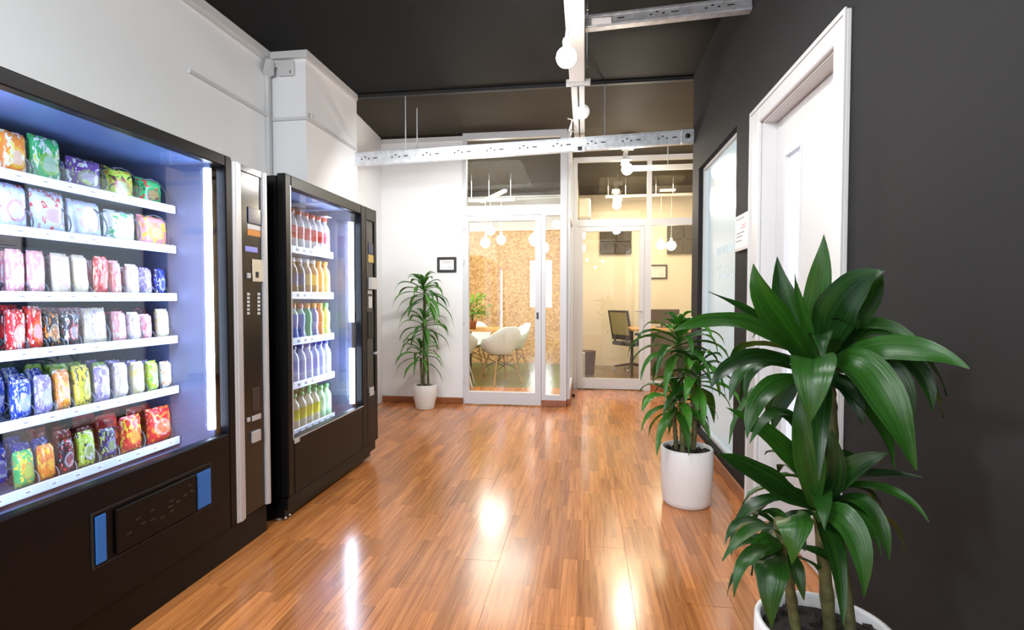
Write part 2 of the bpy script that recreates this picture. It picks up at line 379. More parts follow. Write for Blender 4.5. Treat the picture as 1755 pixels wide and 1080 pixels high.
struct('floor_office', MB().box(-.16, 2.6, YP2+.045, YE, -.05, -.001), M['office_floor'])
struct('floor_passage', MB().box(2.1, 2.6, 4.72, YP2+.045, -.05, -.001), M['office_floor'])
# right wall with window and door openings
T = .16
wy0, wy1, wz0, wz1 = 3.39, 4.47, .12, 2.235
dy0, dy1, dz1 = 2.085, 2.925, 2.105
t = MB()
t.box(XR, XR+T, YB, dy0, 0, Z1); t.box(XR, XR+T, dy1, wy0, 0, Z1); t.box(XR, XR+T, wy1, 4.72, 0, Z1)
t.box(XR, XR+T, dy0, dy1, dz1, Z1); t.box(XR, XR+T, wy0, wy1, wz1, Z1); t.box(XR, XR+T, wy0, wy1, 0, wz0)
struct('wall_right', t, M['wall_dark'])
struct('wall_right_return', MB().box(XR+T, 2.5, 4.60, 4.72, 0, Z1), M['wall_cream'])
bb = MB(); bb.bbox(XR-.014, XR, 3.06, 4.72, 0, .085, .004); struct('baseboard_right', bb, M['base'])
struct('baseboard_right_near', MB().bbox(XR-.014, XR, YB, 1.985, 0, .085, .004), M['base'])
# behind camera: end wall with glazed entrance
struct('wall_rear', MB().box(-2.6, 1.1, YB-.12, YB, 0, Z1), M['wall_white'])
wr = struct('window_rear', MB().box(-1.62, -.88, YB, YB+.03, .75, 2.35), M['alu_white'])
MB().box(-1.56, -1.27, YB+.031, YB+.036, .93, 2.27).build('pane', M['day'], wr)
MB().box(-1.23, -.94, YB+.031, YB+.036, .93, 2.27).build('pane', M['day'], wr)

# frosted window on right wall
wf = MB(); f = .022; xw = XR+.035
for (a, b_, c, d) in ((wy0, wy1, wz0, wz0+f), (wy0, wy1, wz1-f, wz1), (wy0, wy0+f, wz0+f, wz1-f), (wy1-f, wy1, wz0+f, wz1-f)):
    wf.box(xw, xw+.05, a+.001, b_-.001, c+.001, d-.001)
wn_ = struct('window_1', wf, M['white'])
MB().box(xw+.02, xw+.03, wy0+f, wy1-f, wz0+f, wz1-f).build('frosted_pane', M['frost'], wn_)
mk = MB(); rr = random.Random(3)
for row, (z, n, y0) in enumerate(((1.50, 11, 3.52), (1.40, 4, 3.95), (1.33, 8, 3.62))):
    for k in range(n):
        y = y0+k*.055
        mk.box(xw+.017, xw+.0195, y, y+.03*rr.uniform(.6, 1), z, z+(.055 if row == 0 else .02), 0)
tag(mk.build('vinyl_marking', M['frost_mark'], wn_), 'faint white lettering on frosted glass')
# door 1 on right wall
dcas = MB()
cx0 = XR-.018
dcas.bbox(cx0, XR+.001, 1.99, dy0+.004, 0, 2.187, .004); dcas.bbox(cx0, XR+.001, dy1-.004, 3.06, 0, 2.187, .004)
dcas.bbox(cx0, XR+.001, dy0+.004, dy1-.004, dz1-.004, 2.187, .004)
dcas.box(cx0-.006, cx0, 1.99, 2.005, 0, 2.19); dcas.box(cx0-.006, cx0, 3.045, 3.06, 0, 2.19); dcas.box(cx0-.006, cx0, 2.005, 3.045, 2.172, 2.19)
dcas.box(XR+.001, XR+T-.01, dy0, dy0+.012, 0, dz1); dcas.box(XR+.001, XR+T-.01, dy1-.012, dy1, 0, dz1); dcas.box(XR+.001, XR+T-.01, dy0, dy1, dz1-.012, dz1)
d1 = struct('door_1', dcas, M['white'])
xl = XR+.072; ly0, ly1 = dy0+.015, dy1-.015
vy0, vy1, vz0, vz1 = 2.60, 2.78, .40, 1.885
lf = MB(); 
lf.box(xl, xl+.04, ly0, vy0, .008, 2.088); lf.box(xl, xl+.04, vy1, ly1, .008, 2.088); lf.box(xl, xl+.04, vy0, vy1, .008, vz0); lf.box(xl, xl+.04, vy0, vy1, vz1, 2.088)
leaf_o = lf.build('door_leaf', M['white'], d1)
MB().box(xl+.018, xl+.024, vy0, vy1, vz0, vz1).build('vision_pane', M['frost_door'], leaf_o)
b_ = MB()
for (a, b2, c, d) in ((vy0-.012, vy0, vz0-.012, vz1+.012), (vy1, vy1+.012, vz0-.012, vz1+.012), (vy0, vy1, vz0-.012, vz0), (vy0, vy1, vz1, vz1+.012)): b_.box(xl-.006, xl, a, b2, c, d)
b_.build('glazing_bead', M['white'], leaf_o)
h = MB(); h.tube([(xl, 2.16, 1.02), (xl-.045, 2.16, 1.02), (xl-.05, 2.27, 1.02)], .009); h.build('handle', M['alu'], leaf_o)
struct('trim_5', MB().box(XR+T-.01, XR+T, dy0, dy1, 0, dz1), M['white'])

# ---- glazed partition 1 (door to meeting room, side light, transom)
fr = MB(); y0, y1 = YP1-.03, YP1+.03
X0, X1 = -1.345, -.20; xd0, xd1 = -1.335, -.475
for a in ((X0, X0+.04, 0.07, 2.96), (X1-.07, X1, .07, 2.96)): fr.box(a[0], a[1], y0, y1, a[2], a[3])
fr.box(X0+.04, X1-.07, y0, y1, 2.095, 2.20); fr.box(X0+.04, X1-.07, y0, y1, 2.93, 2.96)
fr.box(xd1+.003, xd1+.045, y0, y1, .07, 2.095); fr.box(xd1+.045, X1-.07, y0, y1, .07, .125)
fr.box(xd1+.045, X1-.07, y0, y1, 2.08, 2.095)
fr.box(X0, X0+.008, y0, y1, 0, .07)
fr.box(X0, X1, y0, y1, 2.96, Z2-.001)
p1 = struct('window_2', fr, M['alu_white'])
MB().box(X0+.04, X1-.07, YP1-.004, YP1+.002, 2.20, 2.93).build('transom_pane', M['room_glass'], p1)
MB().box(xd1+.045, X1-.07, YP1-.004, YP1+.002, .125, 2.08).build('side_pane', M['room_glass'], p1)
struct('baseboard_partition', MB().bbox(xd1+.004, X1+.001, y0-.008, y1, 0, .07, .004), M['base'])
dd = MB(); a0, a1 = xd0+.003, xd1
dd.box(a0, a0+.05, y0-.006, y1-.01, .012, 2.09); dd.box(a1-.068, a1, y0-.006, y1-.01, .012, 2.09)
dd.box(a0+.05, a1-.068, y0-.006, y1-.01, .012, .145); dd.box(a0+.05, a1-.068, y0-.006, y1-.01, 2.03, 2.09)
d2 = struct('door_2', dd, M['alu_white'])
MB().box(a0+.05, a1-.068, YP1-.008, YP1-.002, .145, 2.03).build('door_pane', M['room_glass'], d2)
hd = MB(); hd.box(a1-.05, a1-.028, y0-.014, y0-.006, .96, 1.03); hd.build('lock', M['grey_plastic'], d2)
hd = MB()
for z in (.25, .9, 1.55, 1.9): hd.tube([(a0-.002, y0-.012, z), (a0-.002, y0-.012, z+.07)], .008)
hd.build('hinge', M['alu_white'], d2)
# glazed return between the partitions
rt = MB(); xr0, xr1 = -.20, -.165
rt.box(xr0, xr1, y1, YP2-.03, 2.90, Z2-.001); rt.box(xr0, xr1, y1, YP2-.03, .075, .16)
rt.box(xr0, xr1, YP2-.10, YP2-.03, .16, 2.90); rt.box(xr0, xr1, y1, y1+.05, .16, 2.9); rt.box(xr0, xr1, y1+.05, YP2-.10, 2.1, 2.16)
p3 = struct('window_3', rt, M['alu_white'])
MB().box(-.185, -.180, y1+.05, YP2-.10, .16, 2.1).build('return_pane', M['room_glass'], p3)
MB().box(-.185, -.180, y1+.05, YP2-.10, 2.16, 2.9).build('return_pane', M['room_glass'], p3)
struct('baseboard_return', MB().bbox(xr0, xr1+.006, y1+.0005, YP2-.031, 0, .075, .004), M['base'])
# ---- partition 2
y0, y1 = YP2-.03, YP2+.03
fr = MB(); q0, q1, qm, qe = -.16, -.105, .745, 2.5
fr.box(q0, q1, y0, y1, 0, Z2-.001); fr.box(qm, qm+.085, y0, y1, .0, 2.11); fr.box(qm+.03, qm+.085, y0, y1, 2.20, 2.94)
fr.box(q1, qe, y0, y1, 2.11, 2.20); fr.box(q1, qe, y0, y1, 2.94, Z2-.001); fr.box(qm+.085, qe, y0, y1, .10, .125)
fr.box(1.72, 1.77, y0, y1, .1, 2.11); fr.box(1.72, 1.77, y0, y1, 2.20, 2.94)
p2 = struct('window_4', fr, M['alu_white'])
for n_, a in (('transom_pane', (q1, qm+.03, 2.20, 2.94)), ('transom_pane', (qm+.085, 1.72, 2.20, 2.94)), ('side_pane', (qm+.085, 1.72, .125, 2.11)), ('side_pane', (1.77, qe, .125, 2.11)), ('transom_pane', (1.77, qe, 2.20, 2.94))):
    MB().box(a[0], a[1], YP2-.004, YP2+.002, a[2], a[3]).build(n_, M['room_glass'], p2)
struct('baseboard_office', MB().bbox(qm+.086, qe, y0-.006, y1, 0, .10, .004), M['base'])
dd = MB(); a0, a1 = q1+.003, qm-.003
dd.box(a0, a0+.07, y0-.006, y1-.01, .012, 2.105); dd.box(a1-.055, a1, y0-.006, y1-.01, .012, 2.105)
dd.box(a0+.07, a1-.055, y0-.006, y1-.01, .012, .145); dd.box(a0+.07, a1-.055, y0-.006, y1-.01, 2.045, 2.105)
d3 = struct('door_3', dd, M['alu_white'])
MB().box(a0+.07, a1-.055, YP2-.008, YP2-.002, .145, 2.045).build('door_pane', M['room_glass'], d3)
h = MB(); h.tube([(a1-.03, y0-.006, 1.02), (a1-.03, y0-.05, 1.02), (a1-.11, y0-.055, 1.02)], .008); h.box(a1-.04, a1-.02, y0-.01, y0-.006, .93, .955); h.build('handle', M['alu'], d3)
ds = MB().lathe([(.0, 0), (.016, 0), (.018, .02), (.012, .03), (0, .03)], (-.135, 6.35, 0), 10)
tag(ds.build('door_stop', M['blackm']), 'small dark door stop on the floor between the glazed doors', 'door stop')

# ================================================================== CHANNELS, LAMPS
def channel(mb, A, B, h, d, slots=True):
    """open steel channel from A to B (front face towards -Y), web with flanges and small holes"""
    A = Vector(A); B = Vector(B); L = (B-A).length; ang = math.atan2(B.z-A.z, (B-A).xy.length); yaw = math.atan2(B.y-A.y, B.x-A.x)
    Mx = Matrix.Translation(A) @ Matrix.Rotation(yaw, 4, 'Z') @ Matrix.Rotation(-ang, 4, 'Y')
    t = MB()
    t.box(0, L, 0, .003, 0, h, 0)
    t.box(0, L, .003, d, 0, .003, 0); t.box(0, L, .003, d, h-.003, h, 0)
    t.box(0, L, -.006, 0, h*.10, h*.22, 0); t.box(0, L, -.006, 0, h*.78, h*.90, 0)
    t.box(0, L, d-.002, d, 0, .02, 0); t.box(0, L, d-.002, d, h-.02, h, 0)
    if slots:
        x = .06
        while x < L-.1:
            for k in range(3): t.box(x+k*.035, x+k*.035+.014, -.0012, 0, h*(.42+.16*(k % 2)), h*(.52+.16*(k % 2)), 1)
            t.box(x+.12, x+.16, -.0012, 0, h*.46, h*.54, 1)
            x += .3
    b = len(mb.v)
    for p in t.v: mb.v.append(tuple(Mx @ Vector(p)))
    for f, m_, s in zip(t.f, t.m, t.sm): mb.f.append(tuple(i+b for i in f)); mb.m.append(m_); mb.sm.append(s)
GH = [M['galv'], M['blackm']]
e = empty('steel_channel', (-2.15, 4.68, 2.43), 'long galvanised steel channel crossing the hall from pillar to dark wall', 'beam')
m = MB(); channel(m, (-2.149, 4.73, 2.432), (.905, 4.66, 2.500), .115, .05); W(e, m, 'channel', GH)
m = MB(); channel(m, (-2.149, 4.86, 2.545), (.905, 4.80, 2.60), .05, .04); W(e, m, 'rear_channel', GH)
m = MB(); m.bbox(.80, .905, 4.645, 4.665, 2.49, 2.615, .004); m.lathe([(.0, 0), (.022, 0), (.022, .004), (0, .004)], (0, 0, 0), 12, 1)
n0 = len(m.v)-48
for i in range(n0, len(m.v)): x_, y_, z_ = m.v[i]; m.v[i] = (.852+x_, 4.645-z_, 2.555+y_)
W(e, m, 'end_bracket', [M['galv'], M['blackm']])
m = MB(); m.box(-.10, -.01, 4.648, 4.668, 2.46, 2.50, 0); m.box(-.07, -.035, 4.640, 4.648, 2.47, 2.50, 1); W(e, m, 'clamp', [M['galv'], M['blackm']])
for (x_, y_) in ((-1.665, 4.76), (-1.60, 4.90), (.165, 4.76)):
    m = MB(); m.tube([(x_, y_, 2.53), (x_, y_, Z2 if y_ > 4.775 else Z1-.01)], .006, 8); W(e, m, 'hanger_rod', M['galv'])
e = empty('steel_channel', (.40, 3.11, 2.75), 'short galvanised steel channel between lamp beam and dark wall', 'beam')
m = MB(); channel(m, (-.005, 3.10, 2.735), (.905, 3.10, 2.775), .075, .05); W(e, m, 'channel', GH)
m = MB(); m.box(.03, .14, 3.0925, 3.0938, 2.750, 2.785, 0); W(e, m, 'label_strip', M['paper'])
# longitudinal white beam
e = empty('lamp_beam', (-.06, 0, 2.7), 'long white lamp carrying beam running along the hall under the ceiling', 'beam')
m = MB(); m.bbox(-.115, -.010, YB+.01, 3.74, 2.69, 2.77, .004); W(e, m, 'beam_rail', M['galv_white'])
m = MB(); m.box(-.105, -.062, 3.78, 4.98, 2.655, 2.71, 0); m.box(-.05, -.012, 3.78, 4.98, 2.655, 2.71, 0); m.box(-.062, -.05, 3.78, 4.98, 2.67, 2.71, 1)
W(e, m, 'slotted_rail', [M['galv_white'], M['grey_plastic']])
m = MB(); m.bbox(-.14, .03, 3.74, 3.78, 2.675, 2.715, .004); W(e, m, 'cross_plate', M['white'])
for (x_, y_) in ((.005, 2.9), (-.13, 1.0), (.005, 3.6)):
    m = MB(); m.tube([(x_, y_, 2.73), (x_, y_, Z1)], .006, 8); W(e, m, 'hanger_rod', M['galv'])
m = MB(); m.tube([(-.11, 4.60, 2.62), (-.14, 4.50, 2.60), (-.11, 4.42, 2.66), (-.15, 4.5, 2.70), (-.12, 4.6, 2.72), (-.13, 4.64, 2.60)], .006, 6); W(e, m, 'cable', M['galv_white'])
def batten(loc, L, label):
    e = empty('batten_lamp', loc, label, 'lamp', 'batten lamps under the beam')
    x_, y_, z_ = loc
    m = MB(); m.bbox(x_-.05, x_+.05, y_-L/2, y_+L/2, z_+.04, z_+.088, .005); m.box(x_-.035, x_+.035, y_-L/2, y_-L/2+.02, z_-.02, z_+.04); m.box(x_-.035, x_+.035, y_+L/2-.02, y_+L/2, z_-.02, z_+.04); W(e, m, 'housing', M['white'])
    for s in (-1, 1):
        m = MB(); m.tube([(x_+s*.026, y_-L/2+.02, z_+.01), (x_+s*.026, y_+L/2-.02, z_+.01)], .013, 10); W(e, m, 'fluorescent_tube', M['tube_w'])
batten((-.06, 2.08, 2.60), 1.36, 'bright white twin tube batten lamp at the top edge of view')
batten((-.06, -1.0, 2.60), 1.6, 'twin tube batten lamp on the beam behind the viewer')
def globe(name, c, r, label, mt_, arm=None, group=None, cord=None, plate=None):
    e = empty(name, c, label, 'lamp', group)
    m = MB(); m.sphere(c, r, 20, 12); W(e, m, 'globe', mt_)
    cx, cy, cz = c
    m = MB(); m.lathe([(.018, r*.93), (.022, r+.03), (.018, r+.045), (.001, r+.046)], c, 12)
    W(e, m, 'socket', M['galv_white'])
    if arm: m = MB(); m.tube([(cx, cy, cz+r+.04)]+arm, .010, 8); W(e, m, 'arm', M['galv_white'])
    if cord: m = MB(); m.tube([(cx, cy, cz+r+.04), (cx, cy, cord)], .004, 6); W(e, m, 'cord', M['galv_white'])
    if plate: m = MB(); m.box(*plate); W(e, m, 'bracket', M['galv_white'])
    return e
globe('globe_lamp', (-.105, 2.84, 2.46), .054, 'bright globe lamp hanging from the white beam, nearest to the viewer', M['bulb'], arm=[(-.10, 2.84, 2.60), (-.08, 2.84, 2.69)])
globe('globe_lamp', (-.03, 4.2, 2.645), .058, 'dim frosted globe lamp on the beam behind the white cross plate', M['bulb_off'])
# hall lamp near partition 2 with rail
e = globe('globe_lamp', (.456, 6.0, 2.618), .062, 'bright globe lamp on slanted white bracket before the office glazing', M['bulb'])
m = MB(); m.box(.40, .50, 5.95, 6.05, 2.72, 2.735, rot=Matrix.Rotation(R(20), 3, 'X')); m.box(.405, .455, 5.99, 6.02, 2.66, 2.87, rot=Matrix.Rotation(R(12), 3, 'Y')); m.box(.40, .53, 5.90, 6.10, 2.85, 2.87); W(e, m, 'bracket', M['white'])
m = MB(); m.tube([(.46, 6.0, 2.87), (.46, 6.0, Z2)], .008); W(e, m, 'hanger_rod', M['galv_white'])
e = empty('cable_rail', (1.2, 6.03, 2.62), 'thin white rail running right from the globe lamp before the office glazing', 'rail')
m = MB(); m.box(.52, 2.45, 6.02, 6.06, 2.605, 2.635); m.box(.52, 2.45, 6.02, 6.03, 2.635, 2.66); W(e, m, 'rail', M['galv_white'])
for x_ in (.9, 1.9): t = MB(); t.tube([(x_, 6.05, 2.63), (x_, 6.05, Z2)], .005); W(e, t, 'hanger_rod', M['galv'])
for q_, (x_, y_, z_, r_g) in enumerate(((-1.05, .2, 2.66, .06), (-1.05, -1.6, 2.66, .06), (-.45, -2.3, 2.25, .04), (-.20, -2.5, 2.05, .04), (.05, -2.3, 2.35, .04), (.30, -2.6, 2.15, .04), (.52, -2.2, 2.30, .04))):  # first two globes are added as fixtures for the side fills
    globe('pendant_lamp', (x_, y_, z_), r_g, ['large glowing globe pendant beside the snack machine, left of the viewer', 'large glowing globe pendant far behind the viewer near the rear window', 'small pendant behind the viewer, leftmost of the five in the cluster', 'small pendant behind the viewer, lowest of the five in the cluster', 'small pendant behind the viewer, highest of the five in the cluster', 'small pendant behind the viewer, rearmost of the five in the cluster', 'small pendant behind the viewer, nearest the charcoal wall in the cluster'][q_], M['bulb_w'] if q_ > 1 else M['bulb'], group='pendants behind the viewer', cord=Z1)
# security sensor on pillar corner
e = empty('motion_sensor', (-2.40, 3.83, 3.0), 'white motion sensor with box on the pillar just below the ceiling', 'sensor')
m = MB(); m.bbox(-2.365, -2.235, 3.825, 3.8595, 2.905, 3.02, .006); m.box(-2.262, -2.255, 3.8235, 3.825, 2.915, 2.94, 1); W(e, m, 'junction_box', [M['white'], M['grey_plastic']])
m = MB(); m.tube([(-2.41, 3.80, 3.0), (-2.405, 3.77, 2.905)], [.036, .040], 14); m.tube([(-2.365, 3.84, 2.98), (-2.40, 3.81, 2.98)], .012); W(e, m, 'sensor_head', M['white'])

# ================================================================== VENDING MACHINES
def hollow(e, x0, x1, y0, y1, z0, z1, name='cabinet', m_='black'):
    t = MB(); k = .02
    t.box(x0, x0+k, y0, y1, z0, z1); t.box(x0+k, x1, y0, y0+k, z0, z1); t.box(x0+k, x1, y1-k, y1, z0, z1)
    t.box(x0+k, x1, y0+k, y1-k, z1-k, z1); t.box(x0+k, x1, y0+k, y1-k, z0, z0+k)
    return W(e, t, name, M[m_])
FX = -1.58
e1 = empty('snack_vending_machine', (-1.98, 1.75, 0), 'large black snack vending machine with lit blue glass front, nearest on the left', 'vending machine')
MY0, MY1, MT = 1.05, 2.455, 1.815
hollow(e1, -2.42, FX-.05, MY0, MY1-.005, .14, MT-.01)
t = MB(); t.bbox(-2.40, FX-.02, MY0+.01, MY1-.012, 0, .139, .004); W(e1, t, 'kick_plate', M['black'])
gy0, gy1, gz0, gz1 = 1.19, 2.145, .575, 1.765
t = MB()  # front door frame
t.bbox(FX-.048, FX, MY0, gy0, .145, MT, .004); t.bbox(FX-.048, FX, gy1, 2.186, .145, MT, .004)
t.bbox(FX-.048, FX, gy0, gy1, gz1, MT, .004); t.bbox(FX-.048, FX, gy0, gy1, .145, gz0, .006)
W(e1, t, 'door_frame', M['black'])
t = MB(); t.box(FX-.030, FX-.024, gy0, gy1, gz0, gz1); W(e1, t, 'glass', M['case_glass'])
for y, w_ in ((2.187, .060), (2.412, .034)):
    t = MB(); t.bbox(FX-.048, FX+.004, y, y+w_, .145, MT-.012, .003); t.box(FX+.004, FX+.007, y+w_*.3, y+w_*.7, .145, MT-.012); W(e1, t, 'aluminium_trim', M['alu'])
t = MB(); t.bbox(FX-.048, FX-.008, 2.248, 2.411, .145, MT-.04, .003); t.box(FX-.048, FX-.001, 2.248, 2.411, MT-.04, MT-.012)
t.box(FX-.048, FX-.06, 2.186, 2.446, .14, MT-.012)
cp = W(e1, t, 'control_panel', M['darkpanel'])
fx = FX-.008
def pbox(par, name, u0, u1, v0, v1, m_, X=fx, d=.004, uu=None):
    a = onx((u0+u1)/2, v0, X); b = onx((u0+u1)/2, v1, X); ya = onx(u0, (v0+v1)/2, X).y; yb = onx(u1, (v0+v1)/2, X).y
    t = MB(); t.bbox(X, X+d, ya, yb, b.z, a.z, .0015); return W2(par, t, name, M[m_])
pbox(cp, 'display', 424, 446, 357, 384, 'navy'); pbox(cp, 'sticker', 424, 446, 386, 394, 'paper', d=.002); pbox(cp, 'sticker', 424, 446, 394.5, 405, 'orange', d=.002)
pbox(cp, 'price_display', 420, 441, 423, 432, 'violet', d=.002); o = pbox(cp, 'coin_plate', 432, 449, 445, 483, 'beige', d=.006); pbox(cp, 'coin_slot', 438, 443, 466, 476, 'blackm', X=fx+.006, d=.002)
pbox(cp, 'return_button', 422, 427, 468, 477, 'alu', d=.01)
for k in range(6):
    for u in (423, 441): pbox(cp, 'key', u, u+4.5, 502+k*6.6, 506.5+k*6.6, 'keys', d=.003)
pbox(cp, 'reader_window', 432, 445, 664, 705, 'desk_dark', d=.003); pbox(cp, 'lock', 422, 427, 716, 723, 'alu', d=.008); pbox(cp, 'note_slot', 431, 446, 711, 720, 'alu', d=.006)
pbox(cp, 'coin_return', 430, 444, 738, 757, 'alu', d=.012)
# delivery flap
t = MB(); t.box(FX, FX+.003, 1.47, 1.478, .30, .485); t.box(FX, FX+.003, 1.478, 2.02, .478, .485); t.box(FX, FX+.003, 2.013, 2.02, .30, .478); t.box(FX, FX+.003, 1.478, 2.013, .298, .303)
W(e1, t, 'flap_surround', M['blackm'])
t = MB(); t.bbox(FX+.0005, FX+.012, 1.555, 1.925, .31, .465, .004)
fp = W(e1, t, 'delivery_flap', M['black'])
t = MB()
for (y, z, a) in ((1.60, .365, 0), (1.64, .40, 1), (1.66, .375, 0), (1.70, .405, 1), (1.70, .37, 0), (1.745, .36, 0), (1.79, .405, 1), (1.785, .385, 0), (1.79, .365, 1), (1.825, .39, 1), (1.86, .40, 0), (1.885, .43, 1), (1.895, .405, 0)):
    t.bbox(FX+.012, FX+.0135, y-.012, y+.012, z-.004, z+.004, .0006)
tag(W2(fp, t, 'embossed_marking', M['darkpanel']), 'worn embossed marks on the flap', kind='stuff')
t = MB(); t.bbox(FX+.0005, FX+.006, 1.484, 1.521, .31, .468, .001); W(e1, t, 'blue_strip', M['blue'])
t = MB(); t.bbox(FX+.0005, FX+.006, 1.936, 2.013, .31, .460, .001); W(e1, t, 'blue_strip', M['blue'])
# inside lining
t = MB(); ix0 = -2.34; k = .008
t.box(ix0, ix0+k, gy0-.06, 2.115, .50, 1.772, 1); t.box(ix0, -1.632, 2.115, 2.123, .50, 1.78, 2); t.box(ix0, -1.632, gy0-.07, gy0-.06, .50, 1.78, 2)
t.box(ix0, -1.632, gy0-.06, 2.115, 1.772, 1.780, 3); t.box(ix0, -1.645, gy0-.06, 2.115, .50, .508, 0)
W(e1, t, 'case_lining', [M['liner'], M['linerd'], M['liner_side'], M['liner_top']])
t = MB(); t.tube([(FX-.062, 2.112, .60), (FX-.062, 2.112, 1.75)], .016, 12); W(e1, t, 'light_tube', M['tube'])
t = MB(); t.tube([(FX-.062, 1.215, .60), (FX-.062, 1.215, 1.75)], .016, 12); W(e1, t, 'light_tube', M['tube'])
SH1 = [1.575, 1.400, 1.190, 1.003, .780, .552]
SX = -1.80
shelves1 = []
for z in SH1:
    t = MB(); t.box(-2.33, SX-.004, gy0-.05, 2.108, z-.004, z+.0); t.box(-2.33, SX-.01, 2.100, 2.108, z, z+.02)
    sh = W(e1, t, 'shelf', M['linerd']); shelves1.append(sh)
    t = MB(); t.bbox(SX-.004, SX+.004, gy0-.05, 2.108, z-.020, z+.014, .002)
    W2(sh, t, 'price_strip', M['shelf'])
    y = gy0
    while y < 2.07:
        t = MB(); t.box(SX+.004, SX+.0046, y, y+.028, z-.010, z+.004, 0); t.box(SX+.0046, SX+.005, y+.006, y+.020, z-.005, z-.001, 1); y += .085
        W2(sh, t, 'price_tag', [M['paper'], M['ink']])

# product materials
def pack_mat(name, a, b, c, seed):
    m = bpy.data.materials.new(name); m.use_nodes = True; nt = m.node_tree; L = nt.links; p = nt.nodes['Principled BSDF']
    tc = nt.nodes.new('ShaderNodeTexCoord'); mp = nt.nodes.new('ShaderNodeMapping'); mp.inputs['Location'].default_value = (seed*.37, seed*.71, seed*.13)
    L.new(tc.outputs['Generated'], mp.inputs[0])
    n = nt.nodes.new('ShaderNodeTexNoise'); n.inputs['Scale'].default_value = 5.0; n.inputs['Detail'].default_value = 3; n.inputs['Distortion'].default_value = .5
    L.new(mp.outputs[0], n.inputs['Vector'])
    r = nt.nodes.new('ShaderNodeValToRGB'); r.color_ramp.interpolation = 'CONSTANT'; E_ = r.color_ramp.elements
    E_[0].position = 0; E_[0].color = (*a, 1); E_[1].position = .56; E_[1].color = (*b, 1); q = E_.new(.66); q.color = (*c, 1); q = E_.new(.36); q.color = (*a, 1); q = E_.new(.30); q.color = (*c, 1)
    L.new(n.outputs['Fac'], r.inputs[0])
    # printed oval in the middle of the front
    sp = nt.nodes.new('ShaderNodeSeparateXYZ'); L.new(tc.outputs['Generated'], sp.inputs[0])
    def mt(op, x, y=None):
        q = nt.nodes.new('ShaderNodeMath'); q.operation = op
        for i, v in enumerate((x, y)):
            if v is None: continue
            if isinstance(v, (int, float)): q.inputs[i].default_value = v
            else: L.new(v, q.inputs[i])
        return q.outputs[0]
    dy = mt('MULTIPLY', mt('SUBTRACT', sp.outputs[1], .5), 2.4); dz = mt('MULTIPLY', mt('SUBTRACT', sp.outputs[2], .42), 3.3)
    rr_ = mt('ADD', mt('MULTIPLY', dy, dy), mt('MULTIPLY', dz, dz)); ins = mt('LESS_THAN', rr_, .62); ring = mt('LESS_THAN', mt('ADD', rr_, n.outputs['Fac']), .78)
    mx = nt.nodes.new('ShaderNodeMix'); mx.data_type = 'RGBA'; L.new(mt('MULTIPLY', ins, .45), mx.inputs[0]); L.new(r.outputs[0], mx.inputs[6]); mx.inputs[7].default_value = (*c, 1)
    mx2 = nt.nodes.new('ShaderNodeMix'); mx2.data_type = 'RGBA'; L.new(mt('MULTIPLY', ring, .8), mx2.inputs[0]); L.new(mx.outputs[2], mx2.inputs[6]); mx2.inputs[7].default_value = (*[(x_+y_)/2 for x_, y_ in zip(b, a)], 1)
    L.new(mx2.outputs[2], p.inputs['Base Color']); p.inputs['Roughness'].default_value = .3
    return m
COL = dict(grey=(.30, .32, .38), green=(.05, .42, .12), lime=(.45, .62, .05), white=(.75, .75, .75), red=(.62, .03, .03), pink=(.75, .30, .32), orange=(.80, .25, .03), yellow=(.80, .66, .05),
           blue=(.03, .06, .45), navy=(.02, .02, .10), violet=(.30, .22, .55), black=(.02, .02, .025), cream=(.72, .62, .42), brown=(.25, .06, .03), pale=(.55, .65, .85), purple=(.14, .05, .25))
_pm = {}
def pk(a, b, c):
    k = (a, b, c)
    if k not in _pm: _pm[k] = pack_mat('printed_%s_film' % a, COL[a], COL[b], COL[c], len(_pm)+1)
    return _pm[k]
def bag_mesh(seed, nb=9, nh=12):
    rr = random.Random(seed); v = []; f = []
    for side in (1, -1):
        for j in range(nh+1):
            for i in range(nb+1):
                y = i/nb-.5; z = ([0, .045]+[.09+.82*q_/(nh-4) for q_ in range(nh-3)]+[.955, 1])[j]
                e_ = max(0, 1-(2*y)**4)*max(0, 1-(2*(z-.5))**6)
                if j in (0, 1, nh-1, nh): e_ = 0
                th = .5*math.sqrt(e_)*(1+.18*noise.noise(Vector((y*4+seed, z*4, side*3))))+.02
                wv = .05*math.sin(y*40+seed)*(1 if j in (0, nh) else 0)
                yy = y*(1-.10*e_*(1 if abs(y) > .3 else .4)); zz = z+.02*noise.noise(Vector((y*5, seed, 0)))*(j/nh)
                v.append((side*th+wv, yy, zz))
    n1 = (nb+1)*(nh+1)
    for j in range(nh):
        for i in range(nb):
            a = j*(nb+1)+i; f.append((a, a+1, a+nb+2, a+nb+1)); f.append((n1+a, n1+a+nb+1, n1+a+nb+2, n1+a+1))
    for i in range(nb):
        f.append((i, n1+i, n1+i+1, i+1)); a = nh*(nb+1)+i; f.append((a, a+1, n1+a+1, n1+a))
    for j in range(nh):
        a = j*(nb+1); f.append((a, a+nb+1, n1+a+nb+1, n1+a)); a += nb; f.append((a, n1+a, n1+a+nb+1, a+nb+1))
    return v, f
_bags = {}
def bag(loc, wd, ht, dp, mt_, seed, rz=0, ry=0):
    k = (seed % 4, mt_.name)
    if k not in _bags:
        v, f = bag_mesh(seed % 4+1); me = bpy.data.meshes.new('snack_packet'); me.from_pydata(v, [], f); me.materials.append(mt_)
        me.polygons.foreach_set('use_smooth', [True]*len(f)); _bags[k] = me
    o = bpy.data.objects.new('snack_packet', _bags[k]); col.objects.link(o)
    o.location = loc; o.scale = (dp, wd, ht); o.rotation_euler = (0, ry, rz); return o
ORD = ['first', 'second', 'third', 'fourth', 'fifth', 'sixth', 'seventh', 'eighth', 'ninth', 'tenth', 'eleventh', 'twelfth']
